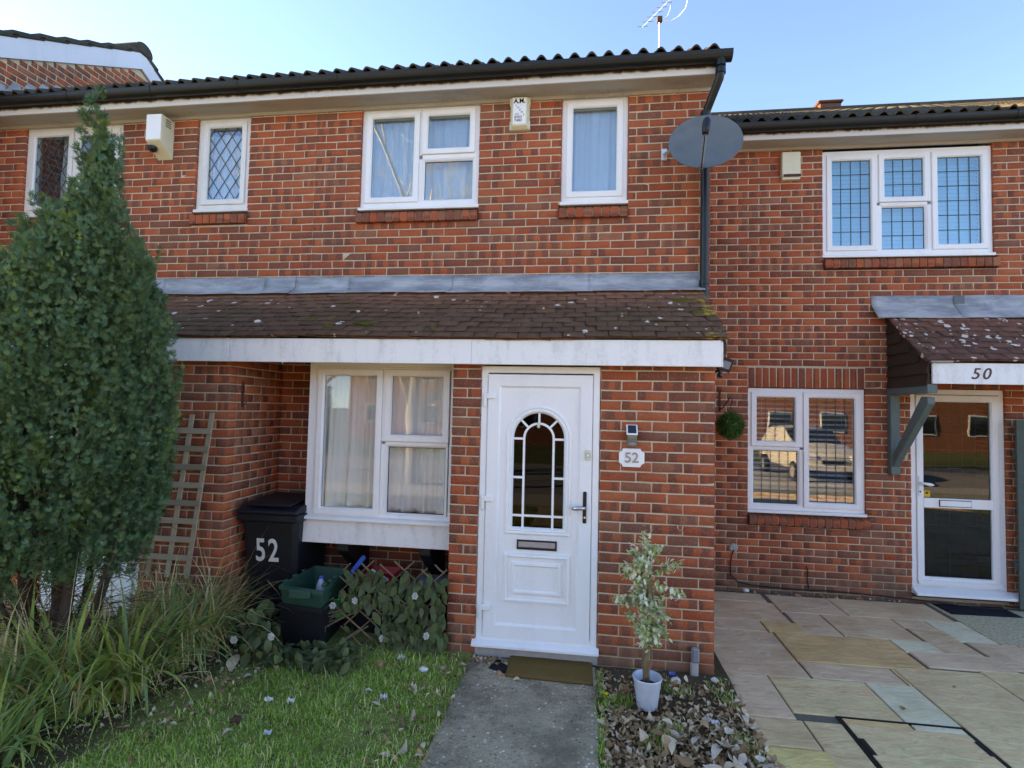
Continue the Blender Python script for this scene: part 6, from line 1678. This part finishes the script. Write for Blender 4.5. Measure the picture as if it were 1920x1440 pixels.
# ================================================================ across the road, seen mirrored in the glass
def bare_tree(x, y, h, label, seed):
    t = thing('bare_tree', label, 'tree', (x, y, -.2)); rs_ = np.random.default_rng(seed); tr = MB(); bm_ = MB()
    def grow(p, d, L, r, depth, mb):
        pts = [p]; n = 4; q = Vector(p); dd = Vector(d)
        for i in range(n):
            dd = (dd+Vector(rs_.normal(0, .10, 3))+Vector((0, 0, .05))).normalized(); q = q+dd*L/n; pts.append(q.copy())
        mb.tube(pts, [r*(1-.55*i/n) for i in range(n+1)], 6 if depth < 2 else 4)
        if depth >= 5: return
        for i in range(rs_.integers(3, 5) if depth else 9):
            f_ = rs_.uniform(.3, 1.) if depth else rs_.uniform(.25, 1.); a = int(f_*n); b = pts[min(a, n)]
            nd = (dd*.8+Vector(rs_.normal(0, .55, 3))+Vector((0, 0, .25))).normalized()
            grow(b, nd, L*rs_.uniform(.5, .7), r*.5*(1-.3*f_), depth+1, bm_)
    grow(Vector((x, y, -.25)), Vector((0, 0, 1)), h*.7, h*.018, 0, tr)
    obj('trunk', tr, 'birch_bark', t, 0, True); obj('branches', bm_, 'birch_bark', t, 0, True)
bare_tree(-4.3, -9.6, 11., 'tall bare birch tree mirrored in the upstairs windows of number 52', 4)
bare_tree(-8.6, -11.5, 11.5, 'bare tree mirrored in the diamond leaded windows of the neighbour', 9)
for (xo, lab) in ((1, 'sunlit brick house across the road mirrored in the ground floor glass'), (33, 'long brick house across the road mirrored in the door glass of number 50')):
    t = thing('opposite_house', lab, 'house', (xo, -27, -.2), 'houses across the road')
    obj('wall', MB().box(xo-15, xo+15, -33, -27, -.2, 4.9), 'far_brick', t)
    obj('roof', MB().prism([(-26.6, 4.85), (-30, 7.0), (-33.4, 4.85)], xo-15.3, xo+15.3), 'far_roof', t)
    for x in range(xo-14, xo+14, 3):
        for z in (.8, 3.3):
            f_ = obj('window', MB().box(x, x+1.3, -27.0, -26.95, z, z+1.2), 'white_plastic', t); obj('pane', MB().box(x+.08, x+1.22, -26.948, -26.93, z+.08, z+1.12), 'car_glass', f_)
t = thing('parked_car', 'pale gold hatchback parked facing the houses and mirrored in the leaded glass', 'car', (7.0, -10.5, -.17))
sec = []
for (y, zl, zh, hw) in ((-8.9, .30, .62, .70), (-8.95, .28, .72, .80), (-9.3, .2, .82, .84), (-9.9, .2, .93, .86), (-10.1, .2, .97, .86), (-10.8, .2, 1.38, .80), (-11.5, .2, 1.46, .76), (-12.4, .2, 1.40, .76), (-12.9, .22, 1.0, .80), (-13.0, .3, .8, .76)):
    sec.append([(7.0-hw, y, zl), (7.0+hw, y, zl), (7.0+hw, y, min(.85, zh)*.9), (7.0+hw*(.72 if zh > 1 else .9), y, zh), (7.0-hw*(.72 if zh > 1 else .9), y, zh), (7.0-hw, y, min(.85, zh)*.9)])
obj('body', MB().loops(sec, True, True, True), 'car_paint', t, .03, True, 2)
obj('windscreen', MB().prism([(-10.12, 1.0), (-10.75, 1.36), (-10.72, 1.39), (-10.06, 1.01)], 6.32, 7.68), 'car_glass', t)
obj('grille', MB().box(6.7, 7.3, -8.90, -8.86, .42, .55), 'dark_plastic', t)
obj('bumper', MB().box(6.25, 7.75, -8.93, -8.82, .22, .40), 'car_paint', t, .03)
for sx_ in (-1, 1):
    obj('headlight', MB().box(7.0+sx_*.58-.15, 7.0+sx_*.58+.15, -8.97, -8.86, .55, .69), 'headlamp', t, .03)
    for y in (-9.5, -12.2):
        w_ = obj('wheel', MB().tube([(7+sx_*.72, y, .13), (7+sx_*.88, y, .13)], .30, 20), 'tyre', t); obj('rim', MB().tube([(7+sx_*.885, y, .13), (7+sx_*.89, y, .13)], .19, 16), 'aluminium', w_)
